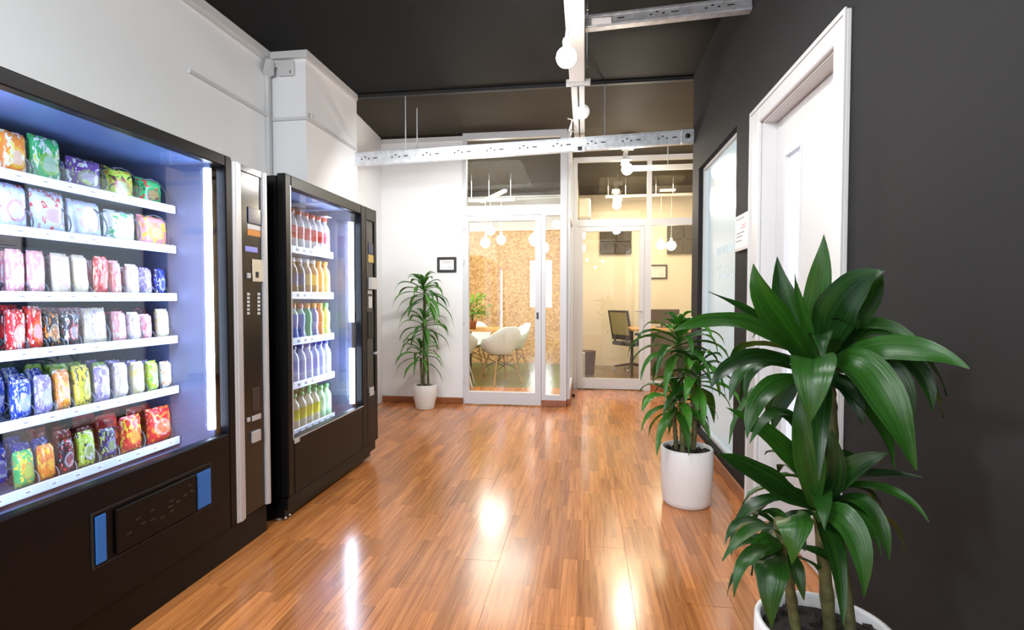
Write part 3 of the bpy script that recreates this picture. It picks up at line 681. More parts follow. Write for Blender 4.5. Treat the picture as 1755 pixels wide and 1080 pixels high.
SHN = ['top', 'second', 'third', 'fourth', 'fifth', 'bottom']
def yu(u, X=SX): return onx(u, 500, X).y
# (u0, u1, colours, height)
ROWS = [
 [(30, 78, 'orange white yellow', .15), (85, 134, 'green white lime', .165), (146, 202, 'purple white lime', .125), (205, 257, 'lime black red', .125), (260, 301, 'green red black', .115)],
 [(25, 77, 'pale white red', .155), (84, 141, 'pale red white', .155), (146, 202, 'pale white pink', .145), (205, 257, 'white green pale', .13), (260, 309, 'pink yellow orange', .135)],
 [(35, 65, 'pink white cream', .15), (70, 98, 'pink white cream', .15), (110, 142, 'cream white pink', .15), (148, 170, 'cream white white', .15), (181, 201, 'red cream pink', .15), (207, 227, 'pink cream red', .14), (237, 254, 'white cream pink', .13), (261, 276, 'violet white blue', .12), (280, 299, 'navy blue white', .12)],
 [(30, 62, 'red white cream', .14), (66, 93, 'red white orange', .15), (98, 119, 'black orange cream', .13), (122, 152, 'black white red', .13), (158, 203, 'cream white violet', .14), (212, 233, 'pink white cream', .125), (240, 254, 'white violet cream', .12), (258, 274, 'pink white red', .11), (283, 304, 'cream white lime', .13)],
 [(35, 70, 'blue white pale', .13), (76, 104, 'violet white pale', .135), (110, 136, 'orange white yellow', .145), (142, 172, 'yellow black lime', .15), (178, 204, 'violet cream white', .14), (210, 234, 'cream white violet', .14), (241, 262, 'cream yellow white', .135), (267, 285, 'lime white green', .13), (289, 306, 'white orange cream', .12)],
 [(38, 74, 'green yellow orange', .12), (82, 104, 'orange yellow red', .12), (110, 138, 'black red white', .12), (146, 178, 'lime black white', .13), (184, 212, 'navy lime violet', .12), (219, 258, 'red yellow orange', .145), (264, 310, 'red orange cream', .15)],
]
BEH = [None, None, ['pink white cream', 'pink white red', 'red white pink'], ['red black white', 'pink white cream', 'navy red white'], ['blue white navy', 'lime green white', 'violet white cream'], ['blue navy white', 'brown red orange', 'red brown orange']]
sd = 0
coilm = {}
for r_, row in enumerate(ROWS):
    zs = SH1[r_]+.0015
    for l_, (u0, u1, cc, ht) in enumerate(row):
        ya, yb = yu(u0), yu(u1); yc = (ya+yb)/2; wd = max(.05, (yb-ya)*(.96 if r_ < 2 else .86)); big = r_ < 2
        cr = min(.07, wd*.46) if big else min(.045, wd*.48)
        t = MB(); turns = 4; pts = []
        for k in range(turns*14+1):
            q = 2*math.pi*k/14; pts.append((SX-.010-.36*k/(turns*14), yc+cr*math.sin(q), SH1[r_]+.004+cr+cr*-math.cos(q)))
        t.tube(pts, .0028, 4, cap=False); W2(shelves1[r_], t, 'spiral', M['wire'])
        nd = 2 if big else 3
        for dpt in range(nd):
            sd += 1
            c = cc if dpt == 0 or BEH[r_] is None else BEH[r_][min(2, l_*3//len(row))]
            a, b2, c3 = c.split(); dp = .055 if big else .042
            X_ = SX-(.066 if big else .052)-dpt*.105
            hh = ht*(1 if dpt == 0 else 1.0+.03*rnd.random())
            o = bag((X_, yc+rnd.uniform(-.003, .003), zs+.0005), wd, hh, dp, pk(a, b2, c3), sd, rz=rnd.uniform(-.06, .06), ry=rnd.uniform(-.10, .03))
            where = ['front', 'second', 'third'][dpt]
            tag(o, '%s and %s snack packet, %s in %s lane from left, snack machine %s shelf' % (a, b2 if b2 != a else c3, where, ORD[l_], SHN[r_]), 'snack packet', 'snack packets on the %s shelf' % SHN[r_])

# ---- drinks machine
F2 = -1.53
e2 = empty('drinks_vending_machine', (-1.95, 3.13, 0), 'black drinks vending machine with tall lit glass front, beyond the snack machine', 'vending machine')
N0, N1, NT = 2.53, 3.72, 1.815
hollow(e2, -2.40, F2-.05, N0, N1, .13, NT)
t = MB(); t.bbox(-2.38, F2-.035, N0+.01, N1-.06, 0.02, .129, .004)
t.bbox(F2-.05, F2-.012, N0+.005, N1-.02, .065, .128, .004); W(e2, t, 'kick_plate', M['black'])
for y in (N0+.05, N1-.14):
    for x_ in (-2.3, F2-.09):
        t = MB(); t.lathe([(0, 0), (.02, 0), (.02, .012), (.008, .012), (.008, .02), (0, .02)], (x_, y, 0), 10); W(e2, t, 'foot', M['alu'])
for y in (N0+.012, N0+.05):
    t = MB(); t.lathe([(0, 0), (.006, 0), (.006, .008), (0, .008)], (F2-.028, y, .022), 8); W(e2, t, 'screw', M['alu'])
hy0, hy1, hz0, hz1 = 2.585, 3.455, .438, 1.762
t = MB()
t.bbox(F2-.048, F2, N0, hy0, .135, NT+.012, .005); t.bbox(F2-.048, F2, hy1, 3.53, .135, NT+.012, .005)
t.bbox(F2-.048, F2, hy0, hy1, hz1, NT+.012, .005); t.bbox(F2-.048, F2, hy0, hy1, .135, hz0, .006)
t.box(F2-.048, F2-.012, 3.53, N1, .135, NT+.01); t.bbox(F2-.012, F2, 3.53, 3.545, .135, NT+.012, .002); t.bbox(F2-.012, F2, 3.68, N1, .135, NT+.012, .002); t.box(F2-.012, F2, 3.545, 3.68, 1.74, NT+.01); t.box(F2-.012, F2, 3.545, 3.68, .135, .50)
W(e2, t, 'door_frame', M['black'])
t = MB(); t.box(F2, F2+.002, hy0-.012, hy0-.004, hz0-.01, hz1+.01); t.box(F2, F2+.002, hy0-.012, hy1+.01, hz0-.010, hz0-.004); W(e2, t, 'glass_trim', M['alu'])
t = MB(); t.box(F2+.0005, F2+.003, hy0+.0, hy0+.05, hz0-.03, hz0-.008); W(e2, t, 'badge', M['alu'])
t = MB(); t.box(F2-.030, F2-.024, hy0, hy1, hz0, hz1); W(e2, t, 'glass', M['case_glass'])
t = MB(); jx = -2.32
t.box(jx, jx+.008, hy0-.03, 3.44, .36, 1.79, 1); t.box(jx, -1.60, 3.44, 3.448, .36, 1.79, 2); t.box(jx, -1.60, hy0-.038, hy0-.03, .36, 1.79, 0)
t.box(jx, -1.60, hy0-.03, 3.44, 1.785, 1.79, 0); t.box(jx, -1.60, hy0-.03, 3.44, .352, .36, 0)
W(e2, t, 'case_lining', [M['liner'], M['linerd'], M['liner_side']])
for a, b in ((.46, .84), (1.02, 1.70)):
    t = MB(); t.tube([(-1.583, 3.405, a), (-1.583, 3.405, b)], .018, 12); W(e2, t, 'light_tube', M['tube'])
cp = None
t = MB(); t.box(F2-.0118, F2-.008, 3.546, 3.679, .505, 1.735); cp = W(e2, t, 'control_panel', M['darkpanel'])
px2 = F2-.008
for a in (('display', 631, 640, 417, 436, 'navy', .003), ('sticker', 631, 640, 437, 450, 'yellow', .002), ('card_reader', 631, 641, 476, 496, 'white', .03), ('note_slot', 630, 637, 498, 504, 'keys', .004), ('price_display', 631, 637, 508, 528, 'keys', .004), ('recess_cover', 630, 640, 534, 580, 'blackm', .004), ('lock', 641, 645, 603, 607, 'alu', .02), ('coin_return', 632, 639, 664, 678, 'alu', .01)):
    if a[5] == 'yellow' and 'yellow' not in M: M['yellow'] = mat('yellow_sticker', (.75, .55, .15), .5)
    pbox(cp, a[0], a[1], a[2], a[3], a[4], a[5], X=px2, d=a[6])
rt_ = MB().bbox(-1.80, -1.62, 3.44, 3.66, NT+.002, NT+.028, .012).build('tray', mat('red_plastic', (.55, .03, .05), .4))
tag(rt_, 'small red item lying on top of the drinks machine', 'tray')
SX2 = -1.70
SH2 = [1.475, 1.204, .930, .668, .385]
shelves2 = []
for k, z in enumerate(SH2):
    t = MB(); t.box(-2.31, SX2-.004, hy0-.02, 3.375, z-.004, z); sh = W(e2, t, 'shelf', M['liner']); shelves2.append(sh)
    t = MB(); t.bbox(SX2-.004, SX2+.004, hy0-.02, 3.375, z-.025, z+.018, .002)
    for j in range(10): t.box(SX2+.004, SX2+.0046, 2.60+j*.078, 2.63+j*.078, z-.012, z+.004, 1)
    W2(sh, t, 'price_strip', [M['shelf'], M['ink']])
t = MB(); t.box(-2.3, SX2-.005, 3.30, 3.375, 1.725, 1.73); W(e2, t, 'upper_rail', M['shelf'])
def dmat(name, c, ro=.25): 
    if name not in M: M[name] = mat(name, c, ro)
    return M[name]
def drink_mesh(kind, body, label, cap, cap2=None):
    n = 12
    if kind == 'can': prof = [(.001, 0), (.022, 0), (.029, .008), (.029, .03), (.029, .075), (.029, .112), (.024, .122), (.022, .124), (.001, .120)]; mi = [0, 0, 1, 1, 1, 0, 2, 2]; h = .124
    elif kind == 'bottle': prof = [(.001, 0), (.026, .0), (.030, .012), (.030, .06), (.0295, .061), (.0295, .125), (.030, .126), (.026, .155), (.013, .182), (.013, .195), (.016, .196), (.016, .218), (.001, .219)]; mi = [0, 0, 0, 1, 1, 1, 0, 0, 0, 2, 2, 2]; h = .22
    elif kind == 'slim': prof = [(.001, 0), (.024, 0), (.027, .01), (.024, .07), (.028, .10), (.027, .14), (.015, .165), (.015, .172), (.018, .173), (.018, .20), (.001, .201)]; mi = [0, 0, 1, 1, 1, 0, 0, 2, 2, 2]; h = .2
    t = MB(); t.lathe(prof, (0, 0, 0), n, mis=mi)
    return t, [dmat(*body), dmat(*label), dmat(*cap)]
clear = ('clear_bottle_plastic', (.62, .66, .72)); wht = ('white_cap', (.8, .8, .82)); 
D = [
 [('bottle', clear, ('red_label', (.60, .05, .05)), ('red_cap', (.65, .08, .06)), 'red labelled clear bottle')]*8+[('bottle', clear, ('pink_label', (.70, .22, .28)), ('red_cap', (.65, .08, .06)), 'pink labelled clear bottle')]*1,
 [('bottle', ('dark_cola_plastic', (.10, .05, .04)), ('navy_label', (.03, .04, .22)), wht, 'dark bottle with navy label')]*5+[('bottle', ('amber_plastic', (.50, .28, .10)), ('yellow_label', (.80, .60, .12)), wht, 'amber bottle with yellow label')]*2+[('bottle', ('orange_drink', (.80, .42, .12)), ('orange_label', (.85, .35, .08)), ('orange_cap', (.8, .35, .05)), 'orange drink bottle')]*2,
 [('slim', ('mint_plastic', (.35, .60, .55)), ('blue_label', (.10, .20, .60)), ('red_brown_cap', (.5, .16, .08)), 'mint bottle with blue label')]*5+[('slim', ('green_plastic', (.10, .45, .18)), ('green_label', (.10, .50, .16)), ('orange_cap', (.8, .35, .05)), 'green juice bottle')]*1+[('slim', ('lilac_plastic', (.40, .32, .68)), ('lilac_label', (.45, .35, .75)), ('orange_cap', (.8, .35, .05)), 'lilac juice bottle')]*1+[('slim', ('orange_drink', (.80, .42, .12)), ('orange_label', (.85, .35, .08)), ('orange_cap', (.8, .35, .05)), 'orange juice bottle')]*1+[('slim', ('lime_plastic', (.45, .65, .15)), ('lime_label', (.45, .70, .15)), ('green_cap', (.08, .45, .12)), 'lime juice bottle')]*1,
 [('bottle', ('water_plastic', (.55, .58, .80)), ('lilac_water_label', (.45, .45, .78)), ('blue_cap', (.06, .07, .40)), 'clear water bottle with blue cap')]*9,
 [('bottle', ('pale_yellow_plastic', (.62, .62, .45)), ('yellow_lemon_label', (.70, .66, .06)), ('green_cap', (.08, .45, .12)), 'lemon drink bottle with yellow label')]*7+[('bottle', ('pale_green_plastic', (.40, .66, .40)), ('pale_green_label', (.55, .75, .50)), ('green_cap', (.08, .45, .12)), 'pale green drink bottle')]*2,
]
dm = {}
for r_, row in enumerate(D):
    row = [row[0]]+list(row)
    for l_, it in enumerate(row):
        yc = 2.62+l_*.0805
        t = MB(); pts = []
        for k in range(3*10+1):
            q = 2*math.pi*k/10; pts.append((SX2-.008-.24*k/30, yc+.036*math.sin(q), SH2[r_]+.004+.038-.038*math.cos(q)))
        t.tube(pts, .002, 3, cap=False); W2(shelves2[r_], t, 'spiral', M['keys'])
        for dpt in range(2):
            k = it[:4]
            if k not in dm: tt, ms = drink_mesh(*k); oo = tt.build('drink_bottle', ms); dm[k] = oo.data
            else: oo = bpy.data.objects.new('drink_bottle', dm[k]); col.objects.link(oo)
            oo.location = (SX2-.044-dpt*.084, yc, SH2[r_]+.001); oo.rotation_euler = (0, 0, rnd.uniform(0, 6))
            s = {0: 1.12, 1: 1.02, 2: 1.1, 3: 1.06, 4: 1.0}[r_]; oo.scale = (1.2, 1.2, s)
            tag(oo, '%s, %s in %s lane from left, drinks machine %s shelf' % (it[4], ['front', 'back'][dpt], ORD[l_], ['top', 'second', 'third', 'fourth', 'bottom'][r_]), 'bottle', 'bottles on the %s drinks shelf' % ['top', 'second', 'third', 'fourth', 'bottom'][r_])

# ================================================================== PICTURES, SIGNS
def picture(x0, x1, z0, z1, Y, label, lines):
    e = empty('picture_frame', ((x0+x1)/2, Y, z0), label, 'picture')
    t = MB(); b = .028
    t.bbox(x0, x0+b, Y-.02, Y-.001, z0, z1, .003); t.bbox(x1-b, x1, Y-.02, Y-.001, z0, z1, .003); t.bbox(x0+b, x1-b, Y-.02, Y-.001, z0, z0+b, .003); t.bbox(x0+b, x1-b, Y-.02, Y-.001, z1-b, z1, .003)
    W(e, t, 'frame', M['frame_black'])
    t = MB(); t.box(x0+b, x1-b, Y-.008, Y-.002, z0+b, z1-b)
    for (a, c, zz) in lines: t.box(x0+(x1-x0)*a, x0+(x1-x0)*c, Y-.0086, Y-.008, z0+(z1-z0)*zz, z0+(z1-z0)*zz+.004, 1)
    W(e, t, 'certificate', [M['paper'], M['ink']])
picture(-1.645, -1.425, 1.475, 1.645, YP1, 'black framed certificate on white wall beside the meeting room door', [(.25, .75, .7), (.25, .7, .62), (.5, .78, .3)])
picture(1.09, 1.405, 1.52, 1.77, YE, 'black framed certificate on the cream office wall', [(.25, .78, .72), (.55, .78, .3)])
e = empty('notice_board', (XR, 3.2, 1.46), 'small white notice in a white frame between frosted window and door', 'notice')
t = MB(); t.bbox(XR-.016, XR-.001, 3.075, 3.345, 1.46, 1.67, .003); W(e, t, 'frame', M['white'])
t = MB(); t.box(XR-.0175, XR-.016, 3.09, 3.33, 1.475, 1.655, 0)
rr = random.Random(5)
for z, m_, a, b in ((1.642, 1, 3.15, 3.31), (1.60, 2, 3.12, 3.20), (1.585, 2, 3.12, 3.22), (1.56, 1, 3.15, 3.30), (1.54, 1, 3.18, 3.30), (1.515, 1, 3.20, 3.31)): t.box(XR-.018, XR-.0175, a, b, z, z+.006, m_)
W(e, t, 'paper', [M['paper'], M['ink'], M['redink']])

# ================================================================== PLANTS
def leaf(par, P, width, matl, up=None, nseg=12, fold=.22, tw=0.0, nm='leaf'):
    """P: 3-4 control points (world); ribbon leaf tapering to a tip, folded along its midrib"""
    P = [Vector(p) for p in P]
    if len(P) == 3: c = lambda t: P[0]*(1-t)**2+P[1]*2*t*(1-t)+P[2]*t*t
    else: c = lambda t: P[0]*(1-t)**3+P[1]*3*t*(1-t)**2+P[2]*3*t*t*(1-t)+P[3]*t**3
    t_ = MB(); t_.uv = []
    prev = None
    for i in range(nseg+1):
        t = i/nseg; p = c(t); d = (c(min(1, t+.01))-c(max(0, t-.01))).normalized()
        u = Vector(up) if up else Vector((0, 0, 1))
        side = d.cross(u)
        if side.length < .15: side = prev if prev else d.cross(Vector((.3, -1, .2)))
        side = side.normalized()
        if prev and side.dot(prev) < 0: side = -side
        if prev: side = (side+prev*.8).normalized()
        prev = side.copy()
        nrm = side.cross(d).normalized()
        if tw: side = Matrix.Rotation(tw*t, 3, d) @ side; nrm = Matrix.Rotation(tw*t, 3, d) @ nrm
        wdt = width*.5*(.30+.70*min(1, t/.38)**.8 if t < .38 else max(.0, 1-((t-.38)/.62)**2.1))
        if i == nseg: wdt = .0006
        wav = .04*width*math.sin(t*16+width*300)
        for k, q in enumerate((-1, -.5, 0, .5, 1)):
            t_.v.append(tuple(p+side*q*wdt+nrm*(abs(q)*wdt*fold*2*(1 if abs(q) < 1 else .9)+wav*q))); t_.uv.append((q*.5+.5, t))
    for i in range(nseg):
        for k in range(4):
            a = i*5+k; t_.f.append((a, a+1, a+6, a+5)); t_.m.append(0); t_.sm.append(True)
    return W(par, t_, nm, matl)
def pot(e, c, r, h, rim=.012, taper=.93):
    x_, y_ = c
    t = MB(); t.lathe([(.001, 0), (r*taper*.90, 0), (r*taper*.96, .008), (r*taper, .03), (r, h*.55), (r, h-.006), (r-.004, h), (r-rim, h), (r-rim-.002, h-.01), (r-rim-.003, h-.05), (.001, h-.05)], (x_, y_, 0), 40)
    W(e, t, 'pot', M['pot'])
    t = MB(); rs = r-rim-.004; n = 24; rr = random.Random(4)
    prof = [(.001, h-.025), (rs*.5, h-.022), (rs, h-.035)]
    t.lathe(prof, (x_, y_, 0), n)
    for k in range(60):
        a = rr.uniform(0, 6.28); q = rs*.92*math.sqrt(rr.random()); s = rr.uniform(.006, .014)
        cx_, cy_ = x_+q*math.cos(a), y_+q*math.sin(a)
        t.box(cx_-s, cx_+s, cy_-s*.6, cy_+s*.6, h-.034, h-.034+s+.008, rot=Matrix.Rotation(rr.uniform(0, 3), 3, 'Z') @ Matrix.Rotation(rr.uniform(-.5, .5), 3, 'X'))
    W(e, t, 'soil', M['soil'])
def cane(e, pts, r):
    t = MB(); P = []; rs = []
    N = 26
    for i in range(N+1):
        s = i/N*(len(pts)-1); k = min(int(s), len(pts)-2); f_ = s-k
        P.append(Vector(pts[k]).lerp(Vector(pts[k+1]), f_)); rs.append(r*(1.12 if i % 3 == 0 else .96))
    t.tube(P, rs, 9); W(e, t, 'cane', M['cane'])
def rosette(e, head, n, L, wd, matl, seed, zs=.16, xmax=None, lo=-.1, hi=1.35):
    rr = random.Random(seed)
    for k in range(n):
        az = k*2.399+rr.uniform(-.3, .3); f_ = k/(n-1)
        el = hi+(lo-hi)*f_+rr.uniform(-.12, .12)          # inner leaves upright, outer ones drooping
        l = L*rr.uniform(.78, 1.12)*(.75+.35*math.sin(f_*2.6))
        base = Vector(head)+Vector((0, 0, (1-f_)*zs*.8-zs*.4))
        d = Vector((math.cos(az)*math.cos(el), math.sin(az)*math.cos(el), math.sin(el)))
        h_ = Vector((math.cos(az), math.sin(az), 0))
        p1 = base+d*l*.38; p2 = base+d*l*.62+h_*l*.18+Vector((0, 0, -.04*l)); p3 = base+d*l*.60+h_*l*(.30)+Vector((0, 0, -(.15+.55*f_)*l))
        pts = [base, p1, p2, p3]
        if xmax is not None:
            pts = [Vector((min(p.x, xmax-.002*i_), p.y, p.z)) for i_, p in enumerate(pts)]
        leaf(e, pts, wd*rr.uniform(.8, 1.15), matl, nseg=9, tw=rr.uniform(-.5, .5))
# back plant
e = empty('potted_plant', (-1.70, 5.43, 0), 'slender three-tiered dracaena in white pot against the far white wall', 'plant')
pot(e, (-1.70, 5.43), .125, .262, .010, .80)
cane(e, [(-1.715, 5.43, .23), (-1.71, 5.43, .8), (-1.70, 5.43, 1.28)], .013); cane(e, [(-1.665, 5.44, .23), (-1.68, 5.44, .6), (-1.695, 5.44, .92)], .012); cane(e, [(-1.73, 5.41, .23), (-1.74, 5.41, .55)], .011)
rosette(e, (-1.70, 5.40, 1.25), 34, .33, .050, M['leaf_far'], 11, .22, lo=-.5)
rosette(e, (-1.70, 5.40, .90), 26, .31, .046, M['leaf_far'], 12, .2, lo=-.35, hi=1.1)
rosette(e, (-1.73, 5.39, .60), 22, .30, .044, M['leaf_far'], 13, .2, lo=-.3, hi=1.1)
# middle plant
e = empty('potted_plant', (.585, 3.12, 0), 'bushy green dracaena in white cylindrical pot beside the frosted window', 'plant')
pot(e, (.585, 3.12), .145, .325, .012, .93)
cane(e, [(.56, 3.10, .30), (.55, 3.10, .6), (.53, 3.10, .93)], .016); cane(e, [(.62, 3.12, .30), (.63, 3.12, .5), (.64, 3.12, .74)], .015); cane(e, [(.53, 3.14, .30), (.52, 3.15, .45), (.50, 3.15, .62)], .013); cane(e, [(.60, 3.16, .30), (.60, 3.16, .42)], .011)
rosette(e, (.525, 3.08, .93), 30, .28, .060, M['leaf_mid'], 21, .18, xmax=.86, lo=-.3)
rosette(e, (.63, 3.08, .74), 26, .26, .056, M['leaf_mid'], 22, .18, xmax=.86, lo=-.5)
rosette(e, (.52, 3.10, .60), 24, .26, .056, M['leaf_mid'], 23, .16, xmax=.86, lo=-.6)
# front plant: each big leaf placed as it grows
PX, PY = .603, 1.40
e = empty('potted_plant', (PX, PY, 0), 'tall dark glossy dracaena in white pot, nearest the viewer by the charcoal wall', 'plant')
pot(e, (PX, PY), .162, .355, .014, .93)
def fa(u, v, d=1.30): return at(u, v, d)
def soilpt(u): 
    p = fa(u, 1050, 1.32); return Vector((p.x, p.y, .32))
cane(e, [soilpt(1425), fa(1405, 880), fa(1385, 750), fa(1400, 620)], .0155)
cane(e, [soilpt(1462), fa(1430, 860, 1.36), fa(1425, 700, 1.36), fa(1420, 640, 1.36)], .014)
cane(e, [soilpt(1368), fa(1345, 950, 1.30), fa(1335, 890, 1.28)], .013)
FL = [  # (points (u,v,depth)..., width px at depth 1.3)
 ([(1402, 620, 1.30), (1388, 520, 1.28), (1412, 480, 1.24), (1412, 402, 1.24)], 46, .03),
 ([(1388, 625, 1.30), (1345, 560, 1.26), (1300, 540, 1.20), (1291, 452, 1.20)], 62, .0),
 ([(1392, 620, 1.34), (1365, 560, 1.36), (1335, 520, 1.36), (1332, 440, 1.36)], 56, .3),
 ([(1398, 620, 1.27), (1385, 560, 1.24), (1365, 530, 1.22), (1362, 468, 1.22)], 22, 1.2),
 ([(1410, 618, 1.30), (1425, 530, 1.24), (1470, 480, 1.16), (1517, 466, 1.10)], 78, .2),
 ([(1412, 620, 1.34), (1450, 560, 1.30), (1500, 520, 1.20), (1515, 470, 1.14)], 60, .4),
 ([(1378, 622, 1.28), (1320, 560, 1.18), (1235, 530, 1.10), (1150, 570, 1.06)], 50, .2),
 ([(1372, 618, 1.30), (1310, 545, 1.28), (1290, 535, 1.24), (1214, 500, 1.22)], 24, .3),
 ([(1395, 628, 1.24), (1395, 588, 1.10), (1393, 640, 1.06), (1390, 722, 1.08)], 66, .0),
 ([(1425, 622, 1.26), (1480, 590, 1.14), (1530, 690, 1.08), (1570, 806, 1.08)], 66, -.3),
 ([(1428, 618, 1.28), (1500, 590, 1.18), (1590, 590, 1.08), (1662, 632, 1.02)], 50, .2),
 ([(1425, 610, 1.32), (1470, 550, 1.26), (1520, 540, 1.20), (1590, 600, 1.16)], 34, .6),
 ([(1432, 630, 1.30), (1520, 570, 1.22), (1600, 620, 1.16), (1598, 708, 1.16)], 42, -.3),
 ([(1430, 632, 1.27), (1510, 590, 1.18), (1560, 640, 1.14), (1568, 712, 1.14)], 34, .3),
 ([(1380, 632, 1.26), (1300, 590, 1.18), (1240, 620, 1.12), (1217, 668, 1.12)], 36, .3),
 ([(1375, 640, 1.32), (1310, 605, 1.32), (1275, 630, 1.32), (1278, 685, 1.32)], 28, .2),
 ([(1420, 640, 1.30), (1450, 650, 1.24), (1475, 690, 1.20), (1478, 730, 1.20)], 30, .2),
 ([(1385, 650, 1.28), (1320, 640, 1.22), (1285, 690, 1.18), (1280, 752, 1.18)], 38, .1),
 ([(1405, 600, 1.36), (1430, 540, 1.42), (1440, 530, 1.44), (1470, 560, 1.46)], 40, .1),
 ([(1390, 640, 1.34), (1350, 660, 1.38), (1330, 700, 1.40), (1325, 740, 1.40)], 36, .1),
 # middle tier
 ([(1400, 868, 1.28), (1340, 850, 1.20), (1290, 800, 1.12), (1228, 778, 1.08)], 50, .2),
 ([(1390, 830, 1.30), (1350, 770, 1.26), (1310, 730, 1.24), (1243, 698, 1.22)], 38, .2),
 ([(1393, 870, 1.25), (1395, 800, 1.20), (1375, 740, 1.20), (1368, 672, 1.22)], 50, .1),
 ([(1405, 865, 1.28), (1430, 830, 1.22), (1430, 790, 1.20), (1425, 736, 1.20)], 46, .2),
 ([(1412, 868, 1.28), (1430, 810, 1.22), (1470, 790, 1.18), (1524, 776, 1.16)], 40, .3),
 ([(1420, 842, 1.30), (1460, 810, 1.24), (1510, 805, 1.18), (1580, 818, 1.14)], 20, .2),
 ([(1420, 838, 1.30), (1490, 820, 1.22), (1560, 840, 1.14), (1592, 895, 1.12)], 20, .2),
 ([(1385, 640, 1.22), (1385, 600, 1.20), (1368, 700, 1.22), (1388, 740, 1.25)], 20, .2),
 ([(1362, 888, 1.24), (1360, 868, 1.12), (1362, 890, 1.08), (1357, 968, 1.10)], 56, .0),
 ([(1400, 890, 1.26), (1440, 850, 1.16), (1490, 920, 1.12), (1480, 1026, 1.12)], 46, -.2),
 ([(1425, 862, 1.28), (1480, 830, 1.20), (1520, 890, 1.16), (1524, 965, 1.16)], 30, .2),
 ([(1420, 866, 1.34), (1470, 850, 1.34), (1500, 880, 1.30), (1490, 930, 1.30)], 30, .2),
 ([(1385, 800, 1.30), (1340, 740, 1.30), (1300, 745, 1.26), (1275, 735, 1.24)], 26, .3),
 ([(1390, 760, 1.30), (1350, 690, 1.24), (1320, 690, 1.22), (1285, 760, 1.20)], 30, .2),
 ([(1395, 780, 1.28), (1370, 720, 1.26), (1350, 700, 1.26), (1310, 705, 1.28)], 24, .2),
 ([(1408, 860, 1.32), (1440, 780, 1.36), (1450, 770, 1.38), (1475, 800, 1.40)], 40, .2),
 # lower left tier
 ([(1345, 925, 1.27), (1300, 880, 1.20), (1255, 880, 1.16), (1242, 935, 1.14)], 22, .3),
 ([(1345, 925, 1.25), (1310, 880, 1.16), (1270, 910, 1.10), (1238, 962, 1.08)], 26, .3),
 ([(1340, 950, 1.26), (1290, 920, 1.18), (1262, 965, 1.14), (1258, 1024, 1.14)], 24, .2),
 ([(1335, 955, 1.24), (1325, 945, 1.14), (1315, 990, 1.10), (1322, 1078, 1.12)], 52, .0),
 ([(1352, 950, 1.28), (1365, 960, 1.24), (1370, 990, 1.22), (1378, 1030, 1.22)], 24, .1),
 ([(1338, 935, 1.30), (1290, 920, 1.26), (1270, 925, 1.24), (1238, 958, 1.22)], 16, .3),
 ([(1338, 930, 1.28), (1320, 930, 1.24), (1300, 930, 1.22), (1285, 970, 1.22)], 40, .1),
 ([(1345, 920, 1.30), (1345, 890, 1.32), (1330, 870, 1.32), (1300, 880, 1.34)], 28, .2),
 ([(1340, 940, 1.28), (1310, 950, 1.26), (1300, 960, 1.24), (1300, 1000, 1.24)], 30, .2),
]
for P, wpx, twv in FL:
    pts = [at(*p) for p in P]
    pts = [Vector((min(p.x, XR-.03), p.y, p.z)) for p in pts]
    # broad side roughly turned to the room, as dracaena leaves lean
    d = pts[-1]-pts[0]
    upv = Vector((-.35, -.75, .55)) if abs(d.z) > .10 or wpx > 30 else Vector((-.2, -.45, .85))
    leaf(e, pts, wpx/900*1.18, M['leaf'], up=upv, nseg=14, fold=.16, tw=twv*.6)
rosette(e, tuple(fa(1402, 625, 1.33)), 20, .27, .06, M['leaf'], 31, .10, xmax=.87, lo=-.2, hi=1.2)
rosette(e, tuple(fa(1398, 850, 1.34)), 18, .23, .05, M['leaf'], 32, .10, xmax=.87, lo=-.3, hi=1.0)
rosette(e, tuple(fa(1342, 935, 1.30)), 10, .16, .036, M['leaf'], 33, .08, xmax=.87, lo=-.3, hi=.9)

# ================================================================== MEETING ROOM
e = empty('meeting_table', (-2.0, 7.5, 0), 'honey wood meeting table behind the glass door', 'table')
t = MB(); n = 24; P = []
for k in range(n+1): a = -math.pi/2+math.pi*k/n; P.append((-1.34+.32*math.cos(a), 7.62+.42*math.sin(a)))
P += [(-3.2, 8.04), (-3.2, 7.20)]
vs_ = [(x_, y_, .715) for x_, y_ in P]+[(x_, y_, .745) for x_, y_ in P]; N = len(P)
t.add(vs_, [tuple(range(N))[::-1], tuple(range(N, 2*N))]+[(i, (i+1) % N, N+(i+1) % N, N+i) for i in range(N)])
W(e, t, 'tabletop', M['table'])
for x_, y_ in ((-1.72, 7.3), (-1.72, 7.7), (-3.0, 7.3), (-3.0, 7.7)): t = MB(); t.box(x_-.03, x_+.03, y_-.03, y_+.03, 0, .715); W(e, t, 'leg', M['grey_plastic'])
